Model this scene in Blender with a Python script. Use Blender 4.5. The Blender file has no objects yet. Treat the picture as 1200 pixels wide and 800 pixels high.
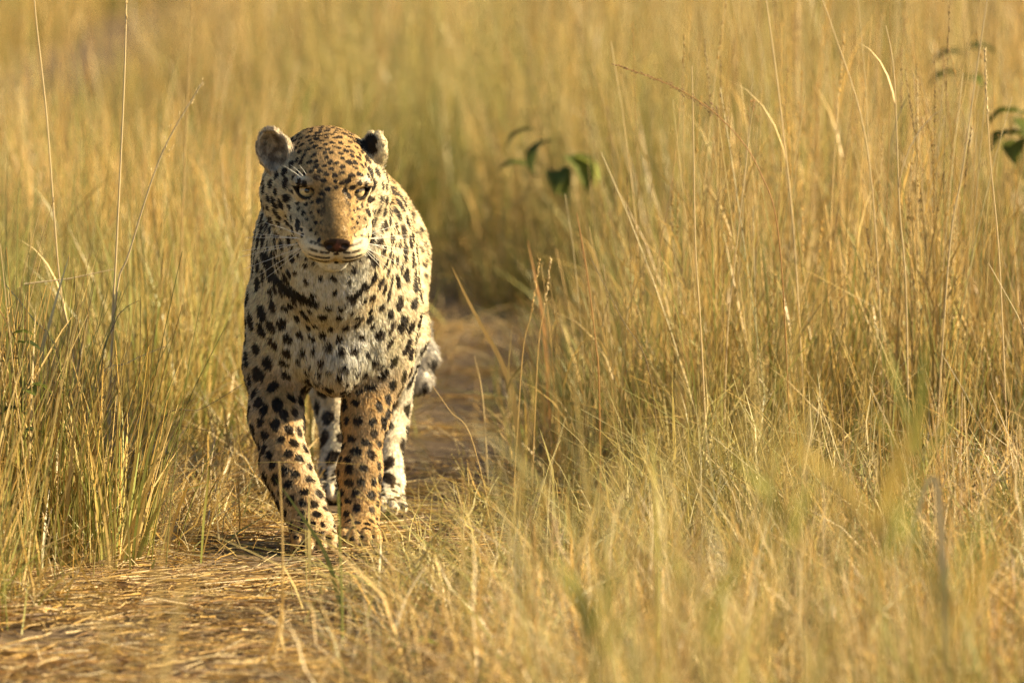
import bpy, math, random
import numpy as np
from mathutils import Vector, Matrix, kdtree
random.seed(7)
RNG = np.random.default_rng(11)
SC = bpy.context.scene
COL = SC.collection

# ------------------------------------------------------------------ camera
CAM_X, CAM_D, CAM_H, F_PX, PITCH = 0.323, 16.0, 1.70, 10400.0, math.radians(4.715)
cam_d = bpy.data.cameras.new('camera')
cam_d.sensor_width = 36.0
cam_d.lens = 36.0 * F_PX / 1200.0
cam_d.clip_start, cam_d.clip_end = 0.5, 3000.0
cam_d.dof.use_dof = True
cam_d.dof.focus_distance = 15.92
cam_d.dof.aperture_fstop = 5.0
cam = bpy.data.objects.new('camera', cam_d)
COL.objects.link(cam)
cam.location = (CAM_X, -CAM_D, CAM_H)
cam.rotation_euler = (math.pi / 2 - PITCH, 0, 0)
SC.camera = cam

# ------------------------------------------------------------------ sky and sun
SUN_EL = math.radians(29.0)
SUN_ROT = math.radians(92.0)                    # clockwise from +Y: from the right, a little towards the camera
w = bpy.data.worlds.new('World'); SC.world = w; w.use_nodes = True
nt = w.node_tree; nt.nodes.clear()
sky = nt.nodes.new('ShaderNodeTexSky'); sky.sky_type = 'NISHITA'; sky.sun_disc = False
sky.sun_elevation = SUN_EL; sky.sun_rotation = SUN_ROT
sky.air_density = 1.0; sky.dust_density = 1.0; sky.ozone_density = 1.0
bg = nt.nodes.new('ShaderNodeBackground'); bg.inputs['Strength'].default_value = 0.05
ow = nt.nodes.new('ShaderNodeOutputWorld')
nt.links.new(sky.outputs[0], bg.inputs[0]); nt.links.new(bg.outputs[0], ow.inputs[0])
sun_d = bpy.data.lights.new('sun', 'SUN'); sun_d.energy = 5.0; sun_d.angle = math.radians(0.6)
sun_d.color = (1.0, 0.80, 0.50)
sun = bpy.data.objects.new('sun', sun_d); COL.objects.link(sun)
SUN_V = Vector((math.sin(SUN_ROT) * math.cos(SUN_EL), math.cos(SUN_ROT) * math.cos(SUN_EL), math.sin(SUN_EL)))
sun.rotation_euler = SUN_V.to_track_quat('Z', 'Y').to_euler()
sun.location = SUN_V * 30

vs = SC.view_settings
vs.view_transform = 'Standard'; vs.look = 'None'; vs.gamma = 1.0; vs.exposure = 1.45
vs.use_curve_mapping = False
cy = SC.cycles
cy.max_bounces = 6; cy.diffuse_bounces = 3; cy.glossy_bounces = 2; cy.transmission_bounces = 3
cy.transparent_max_bounces = 6; cy.caustics_reflective = False; cy.caustics_refractive = False
cy.use_denoising = True; cy.denoiser = 'OPENIMAGEDENOISE'; cy.denoising_input_passes = 'RGB_ALBEDO_NORMAL'; cy.denoising_prefilter = 'FAST'
cy.use_adaptive_sampling = True; cy.adaptive_threshold = 0.01; cy.sample_clamp_indirect = 4.0
SC.cycles_curves.shape = 'RIBBONS'
SC.cycles_curves.subdivisions = 2

def ground_at(px, py, z=0.0):
    """point at height z that the photograph shows at pixel (px, py) of 1200 x 800"""
    a = PITCH + math.atan((py - 400.0) / F_PX)
    d = (CAM_H - z) / math.tan(a)
    return Vector((CAM_X + (px - 600.0) / F_PX * math.hypot(d, CAM_H - z) * math.cos(math.atan((py-400.0)/F_PX)), -CAM_D + d, z))

def tag(o, label=None, cat=None, group=None, kind=None):
    if label: o['label'] = label
    if cat: o['category'] = cat
    if group: o['group'] = group
    if kind: o['kind'] = kind
    return o

def mesh_obj(name, verts, faces, mat=None, parent=None, smooth=True):
    me = bpy.data.meshes.new(name)
    me.from_pydata([tuple(v) for v in verts], [], [tuple(f) for f in faces])
    if smooth:
        me.polygons.foreach_set('use_smooth', [True] * len(me.polygons))
    if mat: me.materials.append(mat)
    me.update()
    o = bpy.data.objects.new(name, me); COL.objects.link(o)
    if parent: o.parent = parent
    return o

def np_mesh(name, V, F, mat=None, smooth=True):
    """fast mesh from numpy arrays; F is (n,3) or (n,4)"""
    me = bpy.data.meshes.new(name)
    n, k = F.shape
    me.vertices.add(len(V)); me.vertices.foreach_set('co', np.ascontiguousarray(V, np.float32).ravel())
    me.loops.add(n * k); me.loops.foreach_set('vertex_index', np.ascontiguousarray(F, np.int32).ravel())
    me.polygons.add(n)
    me.polygons.foreach_set('loop_start', np.arange(0, n * k, k, dtype=np.int32))
    if smooth: me.polygons.foreach_set('use_smooth', np.ones(n, bool))
    if mat: me.materials.append(mat)
    me.update(calc_edges=True)
    return me

def hash01(i):
    s = np.sin(i * 12.9898 + 4.137) * 43758.5453
    return s - np.floor(s)

def vnoise(P, scale, seed=0.0):
    """smooth value noise in 3-D, 0..1"""
    q = P * scale + seed * 17.31
    i = np.floor(q); f = q - i; f = f * f * (3 - 2 * f)
    def h(dx, dy, dz):
        return hash01((i[:, 0] + dx) * 1.0 + (i[:, 1] + dy) * 57.0 + (i[:, 2] + dz) * 113.0 + seed * 7.7)
    x0 = h(0,0,0) * (1 - f[:,0]) + h(1,0,0) * f[:,0]; x1 = h(0,1,0) * (1 - f[:,0]) + h(1,1,0) * f[:,0]
    x2 = h(0,0,1) * (1 - f[:,0]) + h(1,0,1) * f[:,0]; x3 = h(0,1,1) * (1 - f[:,0]) + h(1,1,1) * f[:,0]
    y0 = x0 * (1 - f[:,1]) + x1 * f[:,1]; y1 = x2 * (1 - f[:,1]) + x3 * f[:,1]
    return y0 * (1 - f[:,2]) + y1 * f[:,2]

def sstep(a, b, x):
    t = np.clip((x - a) / (b - a), 0, 1)
    return t * t * (3 - 2 * t)

def new_mat(name):
    m = bpy.data.materials.new(name); m.use_nodes = True
    m.node_tree.nodes.clear()
    return m, m.node_tree

def simple_mat(name, col, rough=0.6, var=0.15, scale=40.0, coat=0.0, spec=0.4):
    m, t = new_mat(name)
    out = t.nodes.new('ShaderNodeOutputMaterial'); b = t.nodes.new('ShaderNodeBsdfPrincipled')
    n = t.nodes.new('ShaderNodeTexNoise'); n.inputs['Scale'].default_value = scale
    tc = t.nodes.new('ShaderNodeTexCoord'); t.links.new(tc.outputs['Object'], n.inputs['Vector'])
    r = t.nodes.new('ShaderNodeValToRGB')
    r.color_ramp.elements[0].color = tuple(c * (1 - var) for c in col) + (1,)
    r.color_ramp.elements[1].color = tuple(min(1, c * (1 + var)) for c in col) + (1,)
    r.color_ramp.elements[0].position = 0.3; r.color_ramp.elements[1].position = 0.7
    t.links.new(n.outputs['Fac'], r.inputs[0]); t.links.new(r.outputs[0], b.inputs['Base Color'])
    b.inputs['Roughness'].default_value = rough
    b.inputs['Coat Weight'].default_value = coat
    b.inputs['Specular IOR Level'].default_value = spec
    t.links.new(b.outputs[0], out.inputs[0])
    return m
# ------------------------------------------------------------------ the leopard
def axis(segs):
    out = [segs[0][0]]
    for a, b, s in segs:
        n = max(1, int(round((b - a) / s)))
        out += list(np.linspace(a, b, n + 1)[1:])
    return np.array(out, np.float32)

GX = axis([(-0.25, -0.15, .005), (-0.15, 0.15, .002), (0.15, 0.27, .005)])
GY = axis([(-0.37, -0.345, .005), (-0.345, -0.055, .002), (-0.055, 0.12, .0032), (0.12, 1.42, .007)])
GZ = axis([(-0.03, 0.0, .005), (0.0, 0.09, .003), (0.09, 0.53, .0045), (0.53, 0.80, .002), (0.80, 0.84, .005)])
FIELD = np.full((len(GX), len(GY), len(GZ)), 0.3, np.float32)

def apply(fn, c, rad, k=0.02, op='add', margin=0.05):
    lo = [np.searchsorted(g, c[i] - rad - margin) for i, g in enumerate((GX, GY, GZ))]
    hi = [np.searchsorted(g, c[i] + rad + margin) for i, g in enumerate((GX, GY, GZ))]
    if any(h <= l for l, h in zip(lo, hi)): return
    sl = tuple(slice(l, h) for l, h in zip(lo, hi))
    X = GX[sl[0]][:, None, None]; Y = GY[sl[1]][None, :, None]; Z = GZ[sl[2]][None, None, :]
    d = fn(X, Y, Z).astype(np.float32)
    a = FIELD[sl]
    if op == 'sub':
        d = -d
        h = np.clip(0.5 - 0.5 * (d - a) / k, 0, 1)          # smooth max
        FIELD[sl] = a * h + d * (1 - h) + k * h * (1 - h)
    else:
        h = np.clip(0.5 + 0.5 * (d - a) / k, 0, 1)          # smooth min
        FIELD[sl] = d * (1 - h) + a * h - k * h * (1 - h)

def euler(pitch=0, yaw=0, roll=0):
    return np.array(Matrix.Rotation(yaw, 3, 'Z') @ Matrix.Rotation(pitch, 3, 'X') @ Matrix.Rotation(roll, 3, 'Y'), np.float32)

I3 = np.eye(3, dtype=np.float32)
def ell(c, r, k=0.03, R=I3, op='add'):
    c = np.array(c, np.float32); r = np.array(r, np.float32)
    def fn(X, Y, Z):
        x, y, z = X - c[0], Y - c[1], Z - c[2]
        lx = R[0,0]*x + R[1,0]*y + R[2,0]*z; ly = R[0,1]*x + R[1,1]*y + R[2,1]*z; lz = R[0,2]*x + R[1,2]*y + R[2,2]*z
        k0 = np.sqrt((lx/r[0])**2 + (ly/r[1])**2 + (lz/r[2])**2)
        k1 = np.sqrt((lx/r[0]**2)**2 + (ly/r[1]**2)**2 + (lz/r[2]**2)**2) + 1e-6
        return k0 * (k0 - 1) / k1
    apply(fn, c, float(r.max()), k, op, margin=max(0.03, k * 1.1))

def cone(a, b, ra, rb, k=0.03, op='add'):
    """tapered capsule"""
    a = np.array(a, np.float32); b = np.array(b, np.float32); ab = b - a; L2 = float(ab @ ab)
    def fn(X, Y, Z):
        t = np.clip(((X-a[0])*ab[0] + (Y-a[1])*ab[1] + (Z-a[2])*ab[2]) / L2, 0, 1)
        dx = X - a[0] - t*ab[0]; dy = Y - a[1] - t*ab[1]; dz = Z - a[2] - t*ab[2]
        return np.sqrt(dx*dx + dy*dy + dz*dz) - (ra + (rb - ra) * t)
    apply(fn, (a + b) / 2, math.sqrt(L2) / 2 + max(ra, rb), k, op, margin=max(0.03, k * 1.1))

def chain(pts, k=0.03):
    for (p, r), (q, s) in zip(pts[:-1], pts[1:]): cone(p, q, r, s, k)

# ---- trunk
ell((0, .34, .475), (.126, .34, .178), .02)
ell((0, .66, .455), (.115, .30, .150), .06)
ell((0, .90, .520), (.118, .20, .140), .06)
ell((0, .07, .440), (.094, .105, .135), .06); ell((.004, .06, .355), (.040, .075, .075), .05)              # breast
for s in (-1, 1):
    ell((s*.087, .135, .475), (.057, .125, .170), .05, euler(math.radians(-12), 0, math.radians(s*4)))   # shoulder
    ell((s*.055, .17, .605), (.040, .085, .050), .05)       # shoulder blade tip
    ell((s*.085, .90, .420), (.060, .150, .165), .06)       # haunch
cone((0, .17, .510), (0, -.045, .580), .127, .104, .05)      # neck
ell((0, -.02, .505), (.080, .10, .095), .05)                # throat ruff

# ---- fore legs
chain([((-.096, .11, .43), .064), ((-.106, .125, .33), .052), ((-.106, .07, .235), .0405),
       ((-.087, .02, .150), .0370), ((-.061, -.005, .095), .0335), ((-.042, -.03, .050), .033)], .036)
chain([((.093, .11, .43), .064), ((.084, .130, .33), .048), ((.056, .085, .235), .0345),
       ((.046, .055, .140), .0310), ((.046, .040, .075), .0285), ((.047, .02, .040), .029)], .036)
# ---- hind legs
chain([((.085, .90, .48), .080), ((.100, .70, .34), .060), ((.092, .76, .20), .034),
       ((.090, .735, .155), .028), ((.090, .66, .060), .025), ((.090, .63, .035), .027)], .03)
chain([((-.075, .95, .48), .080), ((-.045, .90, .33), .062), ((-.022, 1.04, .21), .040),
       ((-.018, 1.02, .165), .032), ((-.012, .93, .060), .028), ((-.012, .90, .035), .030)], .03)

def paw(c, yaw, s=1.0, pitch=0.0):
    R = euler(pitch, yaw)
    L = lambda p: np.array(c, np.float32) + R @ (np.array(p, np.float32) * s)
    ell(L((0, .004, .002)), np.array((.040, .048, .028)) * s, .02, R)
    for i, (tx, ty) in enumerate(((-.030, -.026), (-.0105, -.043), (.0105, -.043), (.030, -.026))):
        ell(L((tx, ty, -.003)), np.array((.0125, .026, .0205)) * s, .006, R)
        ell(L((tx, ty - .016, -.010)), np.array((.0115, .012, .0135)) * s, .006, R)
paw((-.036, -.055, .040), math.radians(6), 1.0, math.radians(34))
paw((.047, -.005, .027), math.radians(3), .92)
paw((.090, .60, .024), 0, .84)
paw((-.012, .87, .026), 0, .92)

# ---- tail, hanging behind the haunch and curling up at the end
tail = [(0, 1.05, .54), (.03, 1.15, .48), (.09, 1.22, .36), (.135, 1.24, .30), (.152, 1.23, .250), (.142, 1.21, .205), (.110, 1.20, .190)]
chain([(p, r) for p, r in zip(tail, (.045, .034, .026, .023, .021, .019, .015))], .02)

# ---- head, in its own frame: eyes at the origin line, muzzle towards -Y
HR = euler(math.radians(29), math.radians(7.5), math.radians(1.0))
HC = np.array((.001, -.175, .664), np.float32)
def W(p): return HC + HR @ np.array(p, np.float32)
def hell(c, r, k=.02, R=None, op='add'): ell(W(c), r, k, HR if R is None else HR @ R, op)
def hcone(a, b, ra, rb, k=.02, op='add'): cone(W(a), W(b), ra, rb, k, op)

hell((0, .082, -.004), (.081, .092, .062), .04)                 # cranium
hell((0, .030, .014), (.060, .052, .044), .03)                 # forehead
hell((0, .100, -.045), (.078, .09, .07), .05)                  # nape to throat
for s in (-1, 1):
    hell((s*.066, .052, -.030), (.030, .055, .040), .03)         # cheek bone
    hell((s*.070, .090, -.062), (.040, .055, .050), .035)        # cheek ruff
    hell((s*.036, -.002, .025), (.030, .024, .014), .02, euler(0, 0, math.radians(s*10)))   # brow
    hcone((0, -.075, -.083), (s*.052, .055, -.085), .024, .032, .02)
hcone((0, .000, .002), (0, -.098, -.024), .034, .0235, .028)      # bridge of the nose
hcone((0, -.010, -.030), (0, -.070, -.048), .046, .036, .025)
for s in (-1, 1):
    hell((s*.0275, -.080, -.0580), (.0335, .041, .0290), .011)    # whisker pad
    hell((s*.0180, -.105, -.0560), (.0205, .020, .0235), .009)
    hell((s*.050, -.030, -.045), (.024, .045, .028), .025)        # cheek below the eye
hell((0, -.076, -.0950), (.0250, .030, .0185), .011)             # chin
hell((0, -.1120, -.0320), (.0255, .0155, .0175), .006)           # nose pad
for s in (-1, 1):
    hell((s*.0125, -.1245, -.0370), (.0060, .0085, .0045), .003, euler(0, math.radians(-s*25), math.radians(s*30)), 'sub')
    hcone((0, -.1235, -.0700), (s*.018, -.1165, -.0800), .0022, .0025, .004, 'sub')         # mouth line
    hcone((s*.018, -.1165, -.0800), (s*.041, -.0900, -.0800), .0025, .0025, .004, 'sub')
    hcone((s*.041, -.0900, -.0800), (s*.058, -.0500, -.0720), .0025, .0010, .004, 'sub')
hcone((0, -.1275, -.0500), (0, -.1250, -.0710), .0020, .0026, .004, 'sub')                  # philtrum

# eyes: a lid bulge with an almond opening cut in it
EYE_R = .0186
EYES = {s: np.array((s*.0445, .0000, .0010), np.float32) for s in (-1, 1)}
for s in (-1, 1):
    e = EYES[s]
    hell(tuple(e), (.0222,) * 3, .010)
    hcone((e[0] - s*.016, e[1] - .013, e[2] + .0182), (e[0] + s*.020, e[1] - .004, e[2] + .0170), .0065, .0060, .008)   # heavy upper lid
    # opening, in a frame that looks forward, out and up
    ER = HR @ euler(math.radians(-29), math.radians(s*12), math.radians(s*-9))
    def fn(X, Y, Z, c=W(e), R=ER):
        x, y, z = X - c[0], Y - c[1], Z - c[2]
        u = R[0,0]*x + R[1,0]*y + R[2,0]*z; v = R[0,2]*x + R[1,2]*y + R[2,2]*z; ww = -(R[0,1]*x + R[1,1]*y + R[2,1]*z)
        q = np.clip(1 - (u / .0200)**2, -1, 1)
        f = np.maximum(v - .0078 * q, -v - .0106 * q)
        return np.maximum(np.maximum(f, .003 - ww), np.sqrt(u*u + v*v + ww*ww) - .034)
    apply(fn, W(e), .034, .003, 'sub')

def ear(c, r, R, cut, k=.012):
    hell(c, r, k, R)
    o = R @ np.array((0, -cut, .004), np.float32)
    hell((c[0]+o[0], c[1]+o[1], c[2]+o[2]), (r[0]*.90, r[1]*1.0, r[2]*.90), .003, R, 'sub')
EAR_L = (np.array((-.097, .086, .029), np.float32), euler(math.radians(-12), math.radians(-22), math.radians(-20)))
EAR_R = (np.array((.085, .090, .031), np.float32), euler(math.radians(14), math.radians(122), math.radians(6)))
ear(EAR_L[0], (.031, .022, .043), EAR_L[1], .0125)
ear(EAR_R[0], (.028, .018, .034), EAR_R[1], .0110)

o_ = EAR_R[1] @ np.array((.010, 0, .035), np.float32); hell(tuple(EAR_R[0] + o_), (.009, .03, .008), .004, EAR_R[1], 'sub')     # nick in the ear
o_ = EAR_L[1] @ np.array((.024, 0, .034), np.float32); hell(tuple(EAR_L[0] + o_), (.010, .03, .010), .008, EAR_L[1], 'sub')
# ---- surface nets: one vertex per crossed cell, one quad per crossed edge
def surface_nets(F, gx, gy, gz):
    S = F < 0
    nx, ny, nz = F.shape
    cnt = np.zeros((nx-1, ny-1, nz-1), np.uint8)
    for dx in (0, 1):
        for dy in (0, 1):
            for dz in (0, 1): cnt += S[dx:nx-1+dx, dy:ny-1+dy, dz:nz-1+dz]
    ci, cj, ck = np.nonzero((cnt > 0) & (cnt < 8))
    idx = np.full(cnt.shape, -1, np.int32); idx[ci, cj, ck] = np.arange(len(ci))
    acc = np.zeros((len(ci), 3)); n = np.zeros(len(ci))
    corners = [(a, b, d) for a in (0, 1) for b in (0, 1) for d in (0, 1)]
    val = {o: F[ci+o[0], cj+o[1], ck+o[2]].astype(float) for o in corners}
    pos = lambda o: np.stack((gx[ci+o[0]], gy[cj+o[1]], gz[ck+o[2]]), 1).astype(float)
    for p in corners:
        for ax in range(3):
            if p[ax]: continue
            q = tuple(p[i] + (i == ax) for i in range(3))
            a, b = val[p], val[q]; m = (a < 0) != (b < 0)
            t = np.where(m, a / np.where(m, a - b, 1), 0)[:, None]
            pt = pos(p) * (1 - t) + pos(q) * t
            acc[m] += pt[m]; n[m] += 1
    V = acc / n[:, None]
    quads = []
    for ax in range(3):
        sl0 = [slice(None)] * 3; sl1 = [slice(None)] * 3; sl0[ax] = slice(0, -1); sl1[ax] = slice(1, None)
        A, B = S[tuple(sl0)], S[tuple(sl1)]
        i, j, k = np.nonzero(A != B); flip = A[i, j, k]
        o1, o2 = [(1, 2), (2, 0), (0, 1)][ax]
        e = np.stack((i, j, k), 1); ok = (e[:, o1] > 0) & (e[:, o2] > 0)
        e, flip = e[ok], flip[ok]
        def at(d1, d2):
            f = e.copy(); f[:, o1] -= d1; f[:, o2] -= d2
            return idx[f[:, 0], f[:, 1], f[:, 2]]
        q = np.stack((at(1, 1), at(0, 1), at(0, 0), at(1, 0)), 1)
        q[~flip] = q[~flip][:, ::-1]
        quads.append(q)
    Q = np.concatenate(quads); Q = Q[(Q >= 0).all(1)]
    return V, Q
LV, LQ = surface_nets(FIELD, GX, GY, GZ)
del FIELD
# smooth the stair steps where the grid is coarse
def vnormals(V, Q):
    n = np.cross(V[Q[:, 2]] - V[Q[:, 0]], V[Q[:, 3]] - V[Q[:, 1]])
    N = np.zeros_like(V)
    for c in range(4):
        for a in range(3): N[:, a] += np.bincount(Q[:, c], n[:, a], len(V))
    return N / (np.linalg.norm(N, axis=1, keepdims=True) + 1e-12)
def smooth(V, Q, it, lam, wgt=None):
    e = np.concatenate([Q[:, [0, 1]], Q[:, [1, 2]], Q[:, [2, 3]], Q[:, [3, 0]]])
    deg = np.bincount(e[:, 0], minlength=len(V)) + np.bincount(e[:, 1], minlength=len(V)) + 1e-9
    for _ in range(it):
        s = np.stack([np.bincount(e[:, 0], V[e[:, 1], a], len(V)) + np.bincount(e[:, 1], V[e[:, 0], a], len(V)) for a in range(3)], 1)
        d = s / deg[:, None] - V
        V = V + d * lam * (1 if wgt is None else wgt[:, None])
    return V
LV = smooth(LV, LQ, 2, .5)
LN = vnormals(LV, LQ)

# ---- coat: regions, base colour, spots
def head_local(P): return (P - HC) @ HR          # R^T (p - c)

def regions(P, N):
    L = head_local(P); g = {}
    lx, ly, lz = L[:, 0], L[:, 1], L[:, 2]
    g['L'] = L
    dh = np.sqrt((lx/.115)**2 + ((ly-.03)/np.where(ly < .03, .21, .155))**2 + ((lz+.015)/np.where(lz < -.015, .135, .115))**2)
    g['head'] = sstep(1.12, .92, dh)
    g['leg'] = sstep(.36, .26, P[:, 2])
    g['hind'] = sstep(.42, .58, P[:, 1])
    g['tail'] = sstep(1.10, 1.16, P[:, 1])
    el = np.linalg.norm((L - EAR_L[0]) @ EAR_L[1] / np.array((.036, .027, .050)), axis=1)
    er = np.linalg.norm((L - EAR_R[0]) @ EAR_R[1] / np.array((.034, .024, .044)), axis=1)
    g['earl'] = (el < 1.05).astype(float); g['earr'] = (er < 1.05).astype(float)
    g['eye'] = np.minimum(np.linalg.norm(L - EYES[-1], axis=1), np.linalg.norm(L - EYES[1], axis=1))
    g['bridge'] = sstep(.040, .012, np.abs(lx)) * sstep(-.026, -.060, ly) * sstep(-.055, -.035, lz)
    g['pad'] = sstep(1.15, .95, np.sqrt(((np.abs(lx)-.028)/.036)**2 + ((ly+.090)/.042)**2 + ((lz+.060)/.025)**2))
    g['nose'] = (np.sqrt((lx/.0240)**2 + ((ly+.117)/.020)**2 + ((lz+.0355)/.0165)**2) < 1).astype(float)
    g['chin'] = sstep(1.2, .9, np.sqrt((lx/.045)**2 + ((ly+.07)/.06)**2 + ((lz+.106)/.028)**2)) * g['head']
    return g

GOLD = np.array((.52, .315, .105)); TAN = np.array((.60, .44, .215)); CREAM = np.array((.74, .645, .43)); WHITE = np.array((.82, .78, .64))
DARK = np.array((.016, .011, .008)); BROWN = np.array((.10, .055, .022))

def spacing(P, N, g):
    s = np.full(len(P), .034)
    s = np.where(P[:, 1] < .02, .0265, s)                       # neck and breast
    s = np.where((np.abs(P[:, 0]) > .08) & (P[:, 1] > .02), .033, s)
    s = np.where(P[:, 1] > .26, .052, s)                        # flanks: rosettes
    s = s * (1 - g['leg']) + g['leg'] * np.where(P[:, 1] > .45, .040, .0245)
    s = np.where((P[:, 2] < .13) & (P[:, 1] < .45), .0225, s)
    s = np.where(P[:, 2] < .06, .018, s)
    L = g['L']
    hs = np.where(L[:, 2] > .022, .0136, .0135)
    hs = np.where(np.abs(L[:, 0]) > .062, .0200, hs)
    hs = np.where((L[:, 2] > .022) & (np.abs(L[:, 0]) < .018), .0116, hs)
    s = np.where(g['head'] > .5, hs, s * .90)
    return s

def sample_surface(n, wt=None):
    T = np.concatenate([LQ[:, [0, 1, 2]], LQ[:, [0, 2, 3]]])
    a = np.linalg.norm(np.cross(LV[T[:, 1]] - LV[T[:, 0]], LV[T[:, 2]] - LV[T[:, 0]]), axis=1) / 2
    if wt is not None: a = a * wt[T].mean(1)
    cdf = np.cumsum(a); t = np.searchsorted(cdf, RNG.random(n) * cdf[-1]); t = np.minimum(t, len(T) - 1)
    u, v = RNG.random(n), RNG.random(n); m = u + v > 1; u[m], v[m] = 1 - u[m], 1 - v[m]
    b = np.stack((1 - u - v, u, v), 1)
    P = (LV[T[t]] * b[:, :, None]).sum(1); N = (LN[T[t]] * b[:, :, None]).sum(1)
    return P, N / np.linalg.norm(N, axis=1, keepdims=True)

def make_spots():
    gv = regions(LV, LN)
    sv = spacing(LV, LN, gv)
    P, N = sample_surface(26000, 1 / sv**2)
    g = regions(P, N); s = spacing(P, N, g) * RNG.uniform(.86, 1.12, len(P))
    L = g['L']
    bad = (g['bridge'] > .55) | (g['pad'] > .35) | (g['nose'] > 0) | (g['eye'] < .0275) | (g['earl'] > 0) | (g['earr'] > 0) | (g['chin'] > .6)
    keepP = np.zeros((4000, 3)); keepS = np.zeros(4000); idx = []; m = 0
    for i in range(len(P)):
        if bad[i]: continue
        if m:
            d2 = ((keepP[:m] - P[i])**2).sum(1)
            if (d2 < (np.minimum(keepS[:m], s[i]))**2).any(): continue
        keepP[m] = P[i]; keepS[m] = s[i]; idx.append(i); m += 1
        if m == 4000: break
    idx = np.array(idx); P, N, s, L = P[idx], N[idx], s[idx], L[idx]
    gg = {k: v[idx] for k, v in g.items() if k != 'L'}
    # long axis of each spot in the surface
    up = np.where(gg['head'][:, None] > .5, np.stack((np.ones(m), np.full(m, .2), np.full(m, .1)), 1), np.stack((RNG.normal(0, .35, m), np.full(m, .25), np.ones(m)), 1))
    breast = (gg['head'] < .5) & (P[:, 1] < .06) & (np.abs(P[:, 0]) < .09)
    up[breast] = np.stack((np.sign(P[breast, 0]), np.zeros(breast.sum()), -.45 + RNG.normal(0, .4, breast.sum())), 1)
    cheek = (gg['head'] > .5) & (np.abs(L[:, 0]) > .05)
    up[cheek] = (0.0, .4, 1.0)
    up += RNG.normal(0, .22, (m, 3))
    t = up - (up * N).sum(1, keepdims=True) * N; t /= np.linalg.norm(t, axis=1, keepdims=True)
    bt = np.cross(N, t)
    a = s * RNG.uniform(.38, .54, m); b = s * RNG.uniform(.28, .40, m)
    under_eye = (gg['head'] > .5) & (L[:, 1] < .005) & (L[:, 2] < .005) & (np.abs(L[:, 0]) < .062); a[under_eye] *= .72; b[under_eye] *= .66
    a[gg['head'] > .5] *= 1.04; b[gg['head'] > .5] *= 1.06
    thr = (gg['head'] < .5) & (P[:, 1] < .02) & (np.abs(P[:, 0]) < .07) & (P[:, 2] > .44); a[thr] *= .62; b[thr] *= .75
    fl = (gg['head'] < .5) & (np.abs(P[:, 0]) > .08) & (P[:, 2] > .30); a[fl] *= 1.12; b[fl] *= 1.10; a[breast & (P[:, 2] < .42)] *= .78
    lowl = (gg['leg'] > .5) & (P[:, 1] < .45) & (P[:, 2] > .06); a[lowl] *= 1.18; b[lowl] *= 1.18
    ros = ((P[:, 1] > .26) & (P[:, 2] > .32)).astype(float) * (gg['tail'] < .5)
    ros = np.where((ros < .5) & (np.abs(P[:, 0]) > .08) & (P[:, 1] > .06) & (P[:, 2] > .36) & (RNG.random(m) < .0), 1.0, ros)
    a = np.where(ros > 0, s * .50, a); b = np.where(ros > 0, s * .40, b)
    ton = np.clip(RNG.normal(.0, .35, m), -.3, 1)
    return P, t, bt, a, b, ros, ton
SP, ST, SB, SA, SBB, SR, STON = make_spots()
KD = kdtree.KDTree(len(SP))
for i, p in enumerate(SP): KD.insert(p, i)
KD.balance()

def seg_d(L, a, b, squash=None):
    a = np.array(a); b = np.array(b); ab = b - a
    t = np.clip(((L - a) @ ab) / (ab @ ab), 0, 1)
    return np.linalg.norm(L - a - t[:, None] * ab, axis=1)

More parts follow.
